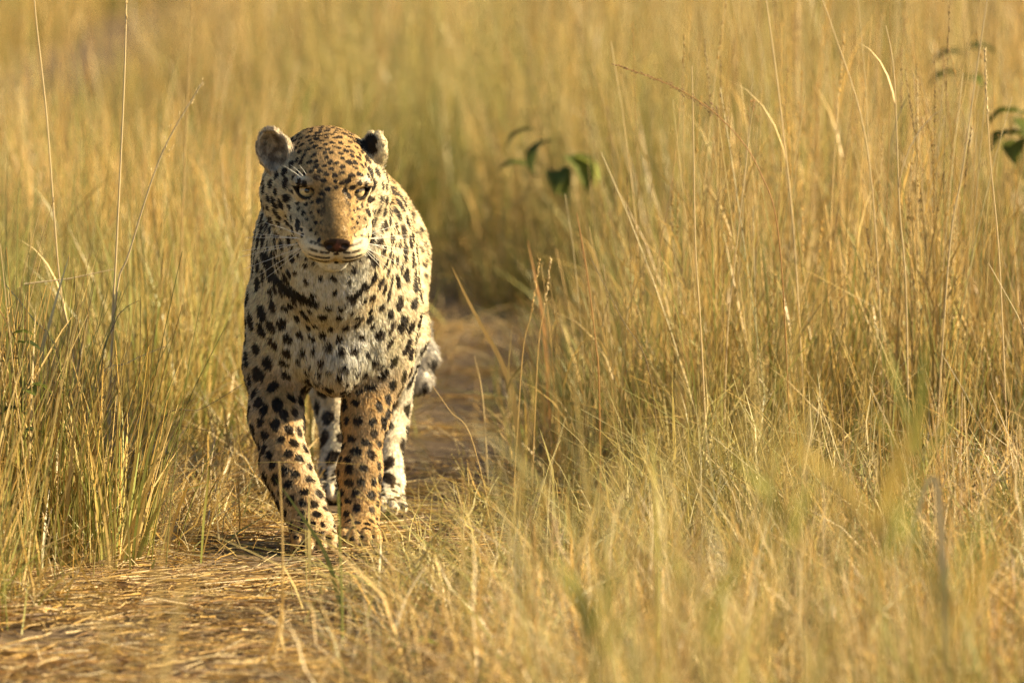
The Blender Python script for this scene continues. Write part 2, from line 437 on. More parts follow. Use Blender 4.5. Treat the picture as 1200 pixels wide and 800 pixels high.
def coat(P, N):
    """colour and hair length at surface points"""
    g = regions(P, N); L = g['L']; n = len(P)
    lx, ly, lz = L[:, 0], L[:, 1], L[:, 2]; ax = np.abs(lx)
    # ground colour
    c = np.repeat(TAN[None], n, 0)
    def mix(col, f):
        nonlocal c
        f = np.clip(f, 0, 1)[:, None]; c = c * (1 - f) + np.asarray(col) * f
    big = vnoise(P, 14.0, 3)
    mix(CREAM, sstep(.35, .7, big) * .5)
    under = sstep(.15, -.65, N[:, 2]) * (P[:, 1] > -.02) * (P[:, 2] > .20)
    mix(WHITE, under)
    front = sstep(.30, .75, -N[:, 1]) * sstep(.14, .05, np.abs(P[:, 0])) * sstep(.28, .36, P[:, 2]) * (P[:, 1] < .12)
    mix((.88, .85, .72), front * 1.0)
    mix(CREAM, sstep(.3, .8, np.abs(N[:, 0])) * sstep(.02, .10, np.abs(P[:, 0])) * (P[:, 2] > .33) * .65)
    mix(GOLD, sstep(.45, .9, N[:, 2]) * .8 * (P[:, 2] > .35))
    leg = g['leg'] * (P[:, 1] < .4)
    mix(GOLD, leg * .60)
    inner = leg * sstep(.2, .8, -np.sign(P[:, 0] - np.where(P[:, 0] > .015, .052, -.075)) * N[:, 0] * np.where(P[:, 0] > .015, 1, -1)) 
    mix(WHITE, inner * .30)
    mix(WHITE, g['leg'] * g['hind'] * .55)
    mix((.62, .58, .50), g['tail'] * .9)
    h = g['head']
    mix(TAN, h * .9)
    mix(GOLD, h * sstep(.01, .05, lz) * .55)
    mix((.46, .30, .115), h * sstep(.060, .030, ax) * sstep(.02, -.02, ly) * sstep(-.055, -.035, lz) * .85)
    mix(CREAM, h * sstep(.050, .080, ax) * .75)
    mix(WHITE, h * sstep(-.07, -.10, lz) * .9)
    mix((.30, .19, .068), g['bridge'] * .95)
    mix(CREAM, g['pad'] * .8)
    mix(WHITE, g['chin'])
    # pale patches over and under the eyes
    for s in (-1, 1):
        e = EYES[s]
        mix(WHITE, h * sstep(.012, .005, seg_d(L, e + (-s*.006, -.015, .026), e + (s*.014, -.006, .026))) * .75)
        mix(WHITE, h * sstep(.011, .005, seg_d(L, e + (-s*.012, -.018, -.021), e + (s*.014, -.008, -.021))) * .9)
    # spots
    dark = np.zeros(n); gold = np.zeros(n); tone = np.zeros(n)
    wob = (vnoise(P, 150.0, 1) - .5) * .60 + (vnoise(P, 420.0, 2) - .5) * .35
    near = np.zeros((n, 3), np.int32)
    find = KD.find_n
    for i in range(n):
        near[i] = [q[1] for q in find(P[i], 3)]
    for j in range(3):
        k = near[:, j]; d = P - SP[k]
        u = (d * ST[k]).sum(1) / SA[k]; v = (d * SB[k]).sum(1) / SBB[k]; w_ = np.linalg.norm(d, axis=1) / (SA[k] * 1.5)
        r = np.sqrt(u * u + v * v) + wob * .75
        solid = sstep(1.10, .90, r)
        brk = vnoise(SP[k] * 31 + np.stack((u, v, u * 0), 1) / (np.sqrt(u*u+v*v)[:, None] + 1e-6), 1.6, 5)
        ring = sstep(1.16, .98, r) * sstep(.50, .66, r) * sstep(.36, .44, brk)
        dd = np.where(SR[k] > .5, ring, solid) * (w_ < 1.3)
        tone = np.where(dd > dark, STON[k], tone)
        dark = np.maximum(dark, dd)
        gold = np.maximum(gold, np.where(SR[k] > .5, sstep(.75, .5, r), 0))
    plain = np.clip((g['bridge'] - .35) * 2.2 + g['pad'] * 1.2 + g['nose'], 0, 1)
    dark *= 1 - plain
    speck = sstep(.62, .74, vnoise(L, 300, 71)) * g['bridge'] * sstep(.008, .020, ax) * .5
    dark = np.maximum(dark, speck)
    # fine marks on the face
    # whisker rows
    for s in (-1, 1):
        for q, (z0, z1) in enumerate(((-.0430, -.0375), (-.0530, -.0490), (-.0630, -.0600), (-.0725, -.0700))):
            dz = lz - (z0 + (z1 - z0) * np.clip((-.075 - ly) / -.045, -1, 1) * -1)
            row = sstep(.0031, .0017, np.abs(dz + .001)) * (lx * s > .011) * sstep(.052, .044, ax) * (ly < -.055) * (lz > -.078) * (lz < -.034)
            row *= .25 + .75 * sstep(.22, .40, vnoise(L * np.array((1, 1, .3)), 190, 9 + q))
            dark = np.maximum(dark, row * .92); tone = np.where(row > .5, .4, tone)
        # black lips and the corner of the mouth
        dl = np.minimum(seg_d(L, (s*.016, -.1175, -.0795), (s*.041, -.0900, -.0800)), seg_d(L, (s*.041, -.0900, -.0800), (s*.060, -.048, -.072)))
        dark = np.maximum(dark, sstep(.0046, .0026, dl))
        dark = np.maximum(dark, sstep(.010, .006, seg_d(L, (s*.058, -.046, -.070), (s*.066, -.030, -.076)) + wob * .004) * .9)
        # stripes across the cheek, below and behind the eye
        e = EYES[s]
        dark = np.maximum(dark, .9 * sstep(.0045, .0025, seg_d(L, e + (s*.024, .000, -.004), e + (s*.034, .030, -.012)) + wob * .004))
        for q in range(4):
            yy = -.060 + q * .017
            dark = np.maximum(dark, .75 * sstep(.0038, .0018, seg_d(L, (s*(.036 + q*.004), yy, -.030 + q*.003), (s*(.050 + q*.004), yy + .016, -.045 + q*.002)) + wob * .004))
        # dark rim of the lids, with a tear mark at the inner corner
        d_e = np.linalg.norm(L - e, axis=1)
        ER = euler(math.radians(-29), math.radians(s*12), math.radians(s*-9))
        q3 = (L - e) @ ER
        qq = np.clip(1 - (q3[:, 0] / .0200)**2, -.6, 1)
        f = np.maximum(q3[:, 2] - .0078 * qq, -q3[:, 2] - .0106 * qq)
        rim = sstep(.0072, .0046, f) * (d_e < .030) * (q3[:, 1] < 0.0)
        dark = np.maximum(dark, rim)
        dark = np.maximum(dark, sstep(.0050, .0028, seg_d(L, e + (-s*.015, -.014, -.006), e + (-s*.022, -.030, -.020))))
        side_ = sstep(.0060, .0020, np.abs(ax - .0225 - .06 * np.clip(-.06 - ly, -.03, .05))) * sstep(-.020, -.034, ly) * sstep(-.092, -.070, ly) * (lz > -.040) * (lx * s > 0) * sstep(.35, .6, vnoise(L, 230, 33))
        dark = np.maximum(dark, side_ * .75)
        brow = sstep(.0055, .0032, seg_d(L, e + (-s*.013, -.006, .024), e + (-s*.011, .012, .044)) + wob * .004)
        dark = np.maximum(dark, brow * .95)
    mix((.045, .020, .016), np.maximum(sstep(.0030, .0018, seg_d(L, (0, -.1285, -.046), (0, -.126, -.072))), 0))
    # necklaces: broken black bars across the throat
    def bar(pts, wd):
        d = np.full(n, 9.0)
        for a, b in zip(pts[:-1], pts[1:]):
            A = np.array(a); B = np.array(b); q = np.stack((P[:, 0], P[:, 2]), 1); ab = B - A
            t = np.clip(((q - A) @ ab) / (ab @ ab), 0, 1); d = np.minimum(d, np.linalg.norm(q - A - t[:, None] * ab, axis=1))
        return sstep(wd * 1.25, wd * .8, d + wob * .010) * (P[:, 1] < .10) * (h < .6)
    dark = np.maximum(dark, bar([(-.120, .540), (-.108, .505), (-.075, .478), (-.034, .462)], .0088))
    dark = np.maximum(dark, bar([(.018, .462), (.045, .478), (.068, .500)], .0070) * sstep(.25, .5, vnoise(P, 60, 12)))
    # ears
    for key, E in (('earl', EAR_L), ('earr', EAR_R)):
        q = (L - E[0]) @ E[1]
        m = g[key] > 0
        inside = m & ((N @ HR @ E[1])[:, 1] < -.1)
        rad = np.sqrt((q[:, 0]/.034)**2 + (q[:, 2]/.046)**2)
        if key == 'earl':
            f = inside * 1.0
            mix((.50, .43, .32), m * .85); mix((.24, .19, .14), f * sstep(.85, .55, rad) * sstep(.25, .7, vnoise(q, 110, 4)) )
            dark = np.where(m, 0, dark)
            dark = np.where(m & (q[:, 0] > .012) & (q[:, 2] < -.020), .35, dark)
        else:
            back = m & ~inside
            mix(CREAM, m * .8)
            blk = back * sstep(.62, .50, rad + (vnoise(q, 120, 8) - .5) * .25) * sstep(-.012, -.002, q[:, 2])
            dark = np.where(m, blk, dark); tone = np.where(m, -.2, tone)
    dk = DARK[None] + (BROWN - DARK)[None] * np.clip(tone, 0, 1)[:, None] * .5
    c = c * (1 - gold[:, None] * .35) + GOLD * gold[:, None] * .35
    c = c * (1 - dark[:, None]) + dk * dark[:, None]
    ns = g['nose'][:, None]
    c = c * (1 - ns) + (np.array((.022, .012, .010)) + np.array((.11, .040, .034)) * sstep(.011, .002, ax + np.abs(lz + .036) * .6)[:, None]) * ns
    # hair length
    ln = np.full(n, .0090)
    ln = np.where((P[:, 1] < .06) & (P[:, 2] > .30), .0120, ln)
    low = sstep(.42, .34, P[:, 2]) * sstep(.11, .06, np.abs(P[:, 0])) * (P[:, 2] > .27) * (P[:, 1] < .12)
    ln = ln + low * .012
    ln = ln * (1 - g['leg']) + g['leg'] * .0082
    ln = np.where(P[:, 2] < .09, .0048, ln)
    ln = np.where(g['tail'] > .5, .018, ln)
    hl = np.where(lz > .0, .0042, .0050)
    hl = hl + sstep(.055, .085, ax) * .004 + sstep(-.085, -.11, lz) * .004
    hl = np.where(g['bridge'] > .4, .0032, hl); hl = np.where(g['pad'] > .3, .0012, hl)
    hl = np.where(g['chin'] > .5, .0030, hl)
    hl = np.where((ly < -.050) & (lz < -.030), np.where(lz > -.088, .0013, .0028), hl)
    hl = np.where(g['eye'] < .029, .0026, hl); hl = np.where(g['eye'] < .0238, .0010, hl)
    ln = ln * (1 - h) + hl * h
    ln = np.where((g['earl'] + g['earr']) > 0, .0075, ln)
    ln = np.where(g['nose'] > 0, 0.0, ln)
    ln = np.where((h > .5) & (dl < -1), 0, ln)
    return c, ln, dark, g

def hair_flow(P, N, g):
    """lie of the coat"""
    L = g['L']; n = len(P)
    back = np.repeat(np.array([[0., .75, -.62]]), n, 0)
    back[:, 0] += np.sign(P[:, 0]) * .12
    breast = sstep(.10, .0, P[:, 1]) * (g['head'] < .5)
    back = back * (1 - breast[:, None]) + np.stack((P[:, 0] * 2.2, np.full(n, .1), np.full(n, -1.)), 1) * breast[:, None]
    lg = g['leg'][:, None]; back = back * (1 - lg) + np.array((0, .22, -1.)) * lg
    # head: away from the nose, over the skull and down the cheeks
    H = np.stack((L[:, 0] * 9 * sstep(-.06, .05, L[:, 1]), np.ones(n), np.where(L[:, 2] > -.01, .35, -.35)), 1)
    mz = (sstep(-.045, -.065, L[:, 1]) * sstep(-.025, -.04, L[:, 2]))[:, None]; H = H * (1 - mz) + np.stack((np.sign(L[:, 0]), np.full(n, .6), np.full(n, -.1)), 1) * mz
    chin = sstep(-.088, -.10, L[:, 2])[:, None]; H = H * (1 - chin) + np.array((0, .5, -1.)) * chin
    Hw = H @ HR.T
    h = g['head'][:, None]
    d = back * (1 - h) + Hw * h
    ear_ = (g['earl'] + g['earr'])[:, None] > 0
    d = np.where(ear_, np.array((-.15, .1, .9)) * np.where(P[:, :1] < 0, 1, 1), d)
    d = d - (d * N).sum(1, keepdims=True) * N
    return d / (np.linalg.norm(d, axis=1, keepdims=True) + 1e-9)

# ---- body mesh with its coat colour as an attribute
def coat_mat(name, attr, nattr=None):
    m, t = new_mat(name)
    out = t.nodes.new('ShaderNodeOutputMaterial')
    a = t.nodes.new('ShaderNodeAttribute'); a.attribute_name = attr
    d = t.nodes.new('ShaderNodeBsdfDiffuse'); gl = t.nodes.new('ShaderNodeBsdfGlossy'); mx = t.nodes.new('ShaderNodeMixShader')
    gl.inputs['Roughness'].default_value = .42; gl.inputs['Color'].default_value = (.9, .85, .75, 1)
    mx.inputs[0].default_value = .035 if nattr else .03
    t.links.new(a.outputs['Color'], d.inputs['Color'])
    if nattr:
        an = t.nodes.new('ShaderNodeAttribute'); an.attribute_name = nattr
        t.links.new(an.outputs['Vector'], d.inputs['Normal'])
    tr = t.nodes.new('ShaderNodeBsdfTranslucent'); m2 = t.nodes.new('ShaderNodeMixShader'); m2.inputs[0].default_value = .28 if nattr else 0.0
    t.links.new(a.outputs['Color'], tr.inputs['Color']); t.links.new(d.outputs[0], m2.inputs[1]); t.links.new(tr.outputs[0], m2.inputs[2])
    t.links.new(m2.outputs[0], mx.inputs[1]); t.links.new(gl.outputs[0], mx.inputs[2]); t.links.new(mx.outputs[0], out.inputs[0])
    return m

leopard = bpy.data.objects.new('leopard', None); COL.objects.link(leopard)
tag(leopard, 'spotted leopard walking along the trodden path towards the viewer, head lowered', 'leopard')
leopard.empty_display_size = .1

VC, VL, VD, VG = coat(LV, LN)
me = np_mesh('body', LV, LQ, coat_mat('leopard_skin', 'coat'))
at = me.attributes.new('coat', 'FLOAT_COLOR', 'POINT')
at.data.foreach_set('color', np.concatenate([VC, np.ones((len(VC), 1))], 1).astype(np.float32).ravel())
body = bpy.data.objects.new('body', me); COL.objects.link(body); body.parent = leopard

# ---- fur: strands rooted in the skin, each with the colour of its root
N_FUR = 300000
wt = np.where(LV[:, 1] < .22, 1.0, .30)
wt = np.where(VG['head'] > .5, 2.2, wt); wt = np.where(VL < .0005, 0, wt)
FP, FN = sample_surface(N_FUR, wt)
FC, FL, FD, FG = coat(FP, FN)
keep = FL > .0006
FP, FN, FC, FL, FD = FP[keep], FN[keep], FC[keep], FL[keep], FD[keep]; FG = {k: v[keep] for k, v in FG.items()}
flow = hair_flow(FP, FN, FG); nF = len(FP)
clump = np.stack([vnoise(FP, 85.0, 20 + a) - .5 for a in range(3)], 1)
earj = ((FG['earl'] + FG['earr']) > 0)[:, None]
jit = RNG.normal(0, .17, (nF, 3)) + clump * .9
jit = np.where(earj, jit * 1.8, jit)
d0 = FN * .44 + flow * .90 + jit * .6
d0 /= np.linalg.norm(d0, axis=1, keepdims=True)
d1 = FN * .10 + flow * 1.0 + jit * .9
d1 /= np.linalg.norm(d1, axis=1, keepdims=True)
ln = (FL * RNG.uniform(.6, 1.15, nF))[:, None]
pts = np.stack((FP - FN * .001, FP + d0 * ln * .35, FP + d0 * ln * .35 + (d0 + d1) * .5 * ln * .35, FP + d0 * ln * .35 + (d0 + d1) * .5 * ln * .35 + d1 * ln * .35), 1)
cu = bpy.data.hair_curves.new('fur')
cu.add_curves([4] * nF)
cu.attributes['position'].data.foreach_set('vector', pts.astype(np.float32).ravel())
ra = cu.attributes.get('radius') or cu.attributes.new('radius', 'FLOAT', 'POINT')
base = np.where(FG['head'] > .5, .00040, .00062) * RNG.uniform(.8, 1.2, nF)
rad = base[:, None] * np.array((1.0, .95, .7, .12))
ra.data.foreach_set('value', rad.astype(np.float32).ravel())
fc = FC * (RNG.uniform(.62, 1.34, (nF, 1)) + .7 * (vnoise(FP, 260.0, 61) - .5)[:, None])
fc = np.clip(fc, 0, .9)
ca = cu.attributes.new('fur_colour', 'FLOAT_COLOR', 'CURVE')
ca.data.foreach_set('color', np.concatenate([fc, np.ones((nF, 1))], 1).astype(np.float32).ravel())
na = cu.attributes.new('root_normal', 'FLOAT_VECTOR', 'CURVE')
na.data.foreach_set('vector', (FN + jit * .40).astype(np.float32).ravel())
cu.materials.append(coat_mat('leopard_fur', 'fur_colour', 'root_normal'))
fur = bpy.data.objects.new('fur', cu); COL.objects.link(fur); fur.parent = leopard

# ---- eyes: ball, iris and pupil are three zones of one sphere
def zone(name, a0, a1, mat, parent=None, seg=28, rings=8, r=EYE_R):
    vs_, fs = [], []
    for i in range(rings + 1):
        a = a0 + (a1 - a0) * i / rings
        for j in range(seg):
            p = 2 * math.pi * j / seg
            vs_.append((r * math.sin(a) * math.cos(p), -r * math.cos(a), r * math.sin(a) * math.sin(p)))
    for i in range(rings):
        for j in range(seg):
            fs.append((i*seg+j, i*seg+(j+1) % seg, (i+1)*seg+(j+1) % seg, (i+1)*seg+j))
    return mesh_obj(name, vs_, fs, mat, parent)
M_ball = simple_mat('eye_dark', (.03, .02, .012), .2, coat=.4)
M_iris = simple_mat('eye_amber', (.60, .46, .22), .25, .2, 300, coat=.8)
M_pup = simple_mat('eye_black', (.004, .004, .004), .1, coat=1.0)
for s in (-1, 1):
    ey = zone('eye', math.radians(50), math.radians(150), M_ball, leopard)
    c = Vector(W(EYES[s])); ey.location = c
    to = (Vector((CAM_X, -CAM_D, CAM_H)) - c).normalized()
    ey.rotation_euler = to.to_track_quat('-Y', 'Z').to_euler()
    zone('iris', math.radians(15), math.radians(50), M_iris, ey)
    zone('pupil', 0.001, math.radians(15), M_pup, ey)

# ---- whiskers
M_wh = simple_mat('whisker_white', (.82, .80, .72), .4, .05)
def tube(name, P, R, mat, parent=None, seg=5):
    P = [Vector(p) for p in P]; vs_, fs = [], []
    for i, p in enumerate(P):
        t = (P[min(i+1, len(P)-1)] - P[max(i-1, 0)]).normalized()
        a = t.cross(Vector((.13, .91, .39))).normalized(); b = t.cross(a)
        for j in range(seg):
            q = 2 * math.pi * j / seg
            vs_.append(p + (a * math.cos(q) + b * math.sin(q)) * R[i])
    for i in range(len(P) - 1):
        for j in range(seg):
            fs.append((i*seg+j, i*seg+(j+1) % seg, (i+1)*seg+(j+1) % seg, (i+1)*seg+j))
    fs.append(tuple(range(seg))[::-1]); fs.append(tuple((len(P)-1)*seg + j for j in range(seg)))
    return mesh_obj(name, vs_, fs, mat, parent)
WHK = [(-.090, -.040, .085, .02), (-.085, -.048, .105, .0), (-.078, -.050, .12, -.012), (-.080, -.058, .125, -.03), (-.074, -.060, .13, -.045), (-.078, -.066, .12, -.06), (-.072, -.069, .09, -.07), (-.086, -.062, .08, -.075)]
for s in (-1, 1):
    for (y, z, l, dr) in WHK:
        p0 = np.array((s*(.050 - .1*max(0, -.08 - y)), y, z)); pts_ = []
        for t in np.linspace(0, 1, 8):
            pts_.append(W(p0 + np.array((s*l*t*.86, l*t*.22 + .02*t*t, dr*t*1.1 - .016*t*t + random.uniform(-.001, .001)))))
        tube('whisker', pts_, [.00062*(1 - .75*t) for t in np.linspace(0, 1, 8)], M_wh, leopard)
    for k in range(3):                        # brow whiskers
        e = EYES[s]; p0 = e + np.array((-s*.002 + s*k*.004, -.010, .026)); pts_ = []
        for t in np.linspace(0, 1, 6):
            pts_.append(W(p0 + np.array((s*.040*t*(.5+.3*k), .010*t, .040*t - .012*t*t))))
        tube('whisker', pts_, [.0005*(1 - .75*t) for t in np.linspace(0, 1, 6)], M_wh, leopard)
# ------------------------------------------------------------------ ground and path
PATH_PX = [(60, 930, .62), (130, 800, .58), (225, 715, .48), (335, 655, .33), (398, 618, .27), (445, 580, .29), (500, 520, .31), (532, 450, .28), (545, 400, .27)]
PATH = [(ground_at(a, b).x, ground_at(a, b).y, wd) for a, b, wd in PATH_PX]
PATH = [(PATH[0][0] - .9, PATH[0][1] - 5.0, .6)] + PATH + [(.08, 5.7, .26), (-.32, 6.9, .28), (-.85, 8.6, .32), (-1.25, 11.0, .40), (-1.35, 14.0, .4), (-1.0, 22.0, .4)]
def catmull(pts, n=10):
    P = np.array([pts[0]] + list(pts) + [pts[-1]], float); out = []
    for i in range(1, len(P) - 2):
        for t in np.linspace(0, 1, n, endpoint=False):
            a, b, c, d = P[i-1], P[i], P[i+1], P[i+2]
            out.append(.5 * ((2*b) + (c-a)*t + (2*a-5*b+4*c-d)*t*t + (3*b-a-3*c+d)*t**3))
    out.append(P[-2]); return np.array(out)
PC = catmull(PATH)
def path_d(x, y):
    """signed distance to the edge of the trodden path (negative on it) and the side (-1 left, +1 right)"""
    x = np.atleast_1d(x); y = np.atleast_1d(y)
    best = np.full(len(x), 99.0); side = np.zeros(len(x))
    for i in range(0, len(PC) - 1):
        a, b = PC[i], PC[i+1]; ab = b[:2] - a[:2]; L2 = ab @ ab + 1e-9
        t = np.clip(((x - a[0]) * ab[0] + (y - a[1]) * ab[1]) / L2, 0, 1)
        dx = x - a[0] - t * ab[0]; dy = y - a[1] - t * ab[1]
        d = np.hypot(dx, dy) - (a[2] + (b[2] - a[2]) * t) * .5 * 1.15
        m = d < best
        best = np.where(m, d, best); side = np.where(m, np.sign(ab[0] * dy - ab[1] * dx) * -1, side)
    return best, side
def ground_z(x, y):
    P = np.stack((x, y, x * 0), 1)
    d, _ = path_d(x, y)
    return (vnoise(P, .9, 31) - .5) * .05 * sstep(.05, .6, d) - .006
def soil_mat(name, c0, c1, c2, sc):
    m, t = new_mat(name)
    out = t.nodes.new('ShaderNodeOutputMaterial'); b = t.nodes.new('ShaderNodeBsdfPrincipled'); b.inputs['Roughness'].default_value = .95
    b.inputs['Specular IOR Level'].default_value = .1
    tc = t.nodes.new('ShaderNodeTexCoord')
    n1 = t.nodes.new('ShaderNodeTexNoise'); n1.inputs['Scale'].default_value = sc; n1.inputs['Detail'].default_value = 8
    n2 = t.nodes.new('ShaderNodeTexNoise'); n2.inputs['Scale'].default_value = sc * 12; n2.inputs['Detail'].default_value = 6
    r = t.nodes.new('ShaderNodeValToRGB'); e = r.color_ramp.elements
    e[0].position, e[0].color = .3, c0 + (1,); e[1].position, e[1].color = .72, c2 + (1,)
    k = e.new(.52); k.color = c1 + (1,)
    mx = t.nodes.new('ShaderNodeMix'); mx.data_type = 'FLOAT'; mx.inputs[0].default_value = .5
    bp = t.nodes.new('ShaderNodeBump'); bp.inputs['Strength'].default_value = .8; bp.inputs['Distance'].default_value = .01
    for n in (n1, n2): t.links.new(tc.outputs['Object'], n.inputs['Vector'])
    t.links.new(n1.outputs['Fac'], mx.inputs[2]); t.links.new(n2.outputs['Fac'], mx.inputs[3])
    t.links.new(mx.outputs[0], r.inputs[0]); t.links.new(r.outputs[0], b.inputs['Base Color'])
    t.links.new(n2.outputs['Fac'], bp.inputs['Height']); t.links.new(bp.outputs[0], b.inputs['Normal']); t.links.new(b.outputs[0], out.inputs[0])
    return m
M_soil = soil_mat('dry_soil', (.10, .070, .030), (.17, .12, .055), (.27, .19, .085), 3.0)
M_path = soil_mat('trodden_earth', (.09, .065, .040), (.16, .115, .070), (.27, .20, .12), 5.0)
gx = np.concatenate([[-1500, -400, -100, -30, -12], np.arange(-6, 8.01, .2), [14, 30, 100, 400, 1500]])
gy = np.concatenate([[-200, -60, -20], np.arange(-10, 30.01, .25), [36, 50, 80, 150, 400, 1000, 2500]])
X, Y = np.meshgrid(gx, gy, indexing='ij'); Z = ground_z(X.ravel(), Y.ravel())
ii = np.arange(X.size).reshape(X.shape)
F = np.stack((ii[:-1, :-1], ii[1:, :-1], ii[1:, 1:], ii[:-1, 1:]), -1).reshape(-1, 4)
g_o = bpy.data.objects.new('ground', np_mesh('ground', np.stack((X.ravel(), Y.ravel(), Z), 1), F, M_soil)); COL.objects.link(g_o); tag(g_o, kind='structure')
# path sheet, ragged at the edges
V, F = [], []
cross = np.linspace(-1, 1, 9)
for i, (a, b, wd) in enumerate(PC):
    t = PC[min(i+1, len(PC)-1)][:2] - PC[max(i-1, 0)][:2]; t = t / np.linalg.norm(t); nrm = np.array((t[1], -t[0]))
    for k, c in enumerate(cross):
        o = c * wd * .5 * (1.2 + .35 * (hash01(np.array(i * 3.7 + (c > 0) * 91.0)) - .5))
        z = .004 * (1 - abs(c)) * (hash01(np.array(i * 9.1 + k * 5.3)) - .5) * 2 - (.004 if abs(c) > .9 else 0)
        V.append((a + nrm[0]*o, b + nrm[1]*o, z))
for i in range(len(PC) - 1):
    for k in range(8): F.append((i*9+k, (i+1)*9+k, (i+1)*9+k+1, i*9+k+1))
V, F = np.array(V), np.array(F)[:, ::-1]
p_o = bpy.data.objects.new('path', np_mesh('path', V, F, M_path)); COL.objects.link(p_o); tag(p_o, kind='structure')
# ------------------------------------------------------------------ grass
STRAW = [(.62, .42, .14), (.68, .50, .21), (.56, .35, .095), (.64, .41, .11), (.46, .32, .11), (.60, .46, .20)]
GREEN = [(.22, .25, .060), (.28, .30, .075), (.34, .33, .095), (.18, .22, .05)]
RUST = [(.40, .24, .09), (.34, .21, .09)]
def grass_mat(name, trans=.26, inst=True, rough=.42, spec=.45):
    m, t = new_mat(name)
    out = t.nodes.new('ShaderNodeOutputMaterial')
    a = t.nodes.new('ShaderNodeAttribute'); a.attribute_name = 'tint'
    hs = t.nodes.new('ShaderNodeHueSaturation')
    t.links.new(a.outputs['Color'], hs.inputs['Color'])
    src = hs.outputs[0]
    if inst:
        oi = t.nodes.new('ShaderNodeObjectInfo')
        mr = t.nodes.new('ShaderNodeMapRange'); mr.inputs[3].default_value = .72; mr.inputs[4].default_value = 1.22
        t.links.new(oi.outputs['Random'], mr.inputs[0]); t.links.new(mr.outputs[0], hs.inputs['Value'])
        gi = t.nodes.new('ShaderNodeAttribute'); gi.attribute_type = 'INSTANCER'; gi.attribute_name = 'green'
        mx = t.nodes.new('ShaderNodeMix'); mx.data_type = 'RGBA'; mx.blend_type = 'MIX'
        t.links.new(gi.outputs['Fac'], mx.inputs[0]); t.links.new(src, mx.inputs[6]); mx.inputs[7].default_value = (.27, .28, .070, 1)
        src = mx.outputs[2]
    b = t.nodes.new('ShaderNodeBsdfPrincipled'); b.inputs['Roughness'].default_value = rough; b.inputs['Specular IOR Level'].default_value = spec
    tr = t.nodes.new('ShaderNodeBsdfTranslucent'); ms = t.nodes.new('ShaderNodeMixShader'); ms.inputs[0].default_value = trans
    t.links.new(src, b.inputs['Base Color']); t.links.new(src, tr.inputs['Color'])
    t.links.new(b.outputs[0], ms.inputs[1]); t.links.new(tr.outputs[0], ms.inputs[2]); t.links.new(ms.outputs[0], out.inputs[0])
    return m
M_grass = grass_mat('dry_grass'); M_stalk = grass_mat('straw_stalk', .2, False); M_leaf = grass_mat('green_leaf', .40, False, .7, .2)

class GB:
    """collects blades, stems and spikelets into one mesh with a colour per vertex"""
    def __init__(s): s.V, s.F, s.C = [], [], []
    def strip(s, pts, wid, col0, col1, face=None):
        n = len(pts); a = random.uniform(0, 6.283) if face is None else face
        side = Vector((math.cos(a), math.sin(a), 0)); k = len(s.V)
        for i, p in enumerate(pts):
            t = i / (n - 1); c = tuple(col0[j] * (1 - t) + col1[j] * t for j in range(3))
            w_ = wid * (1 - t ** 2.2) * (.75 + .5 * min(1, t * 4)) * .5 + .0001
            s.V += [p - side * w_, p + side * w_]; s.C += [c, c]
        for i in range(n - 1): s.F.append((k+2*i, k+2*i+1, k+2*i+3, k+2*i+2))
    def stem(s, pts, r0, r1, col0, col1):
        n = len(pts); k = len(s.V)
        for i, p in enumerate(pts):
            t = i / (n - 1); r = r0 + (r1 - r0) * t; c = tuple(col0[j] * (1 - t) + col1[j] * t for j in range(3))
            d = (pts[min(i+1, n-1)] - pts[max(i-1, 0)]).normalized(); a = d.cross(Vector((.31, .87, .11))).normalized(); b = d.cross(a)
            for q in range(3):
                an = 2.094 * q; s.V.append(p + (a * math.cos(an) + b * math.sin(an)) * r); s.C.append(c)
        for i in range(n - 1):
            for q in range(3): s.F.append((k+3*i+q, k+3*i+(q+1) % 3, k+3*i+3+(q+1) % 3, k+3*i+3+q))
    def grain(s, p, d, l, r, col):
        k = len(s.V); a = d.cross(Vector((.2, .3, .9))).normalized(); b = d.cross(a)
        s.V += [p, p + d*l*.45 + a*r, p + d*l*.45 + b*r, p + d*l*.45 - a*r, p + d*l*.45 - b*r, p + d*l]
        s.C += [col] * 6
        for i in range(4):
            s.F += [(k, k+1+(i+1) % 4, k+1+i, k), (k+5, k+1+i, k+1+(i+1) % 4, k+5)]
    def mesh(s, name, mat):
        me = bpy.data.meshes.new(name)
        fs = [f if f[0] != f[3] else f[:3] for f in s.F]
        me.from_pydata([tuple(v) for v in s.V], [], fs)
        at = me.attributes.new('tint', 'FLOAT_COLOR', 'POINT')
        at.data.foreach_set('color', np.array([c + (1,) for c in s.C], np.float32).ravel())
        me.polygons.foreach_set('use_smooth', [True] * len(me.polygons))
        me.materials.append(mat); me.update()
        return me

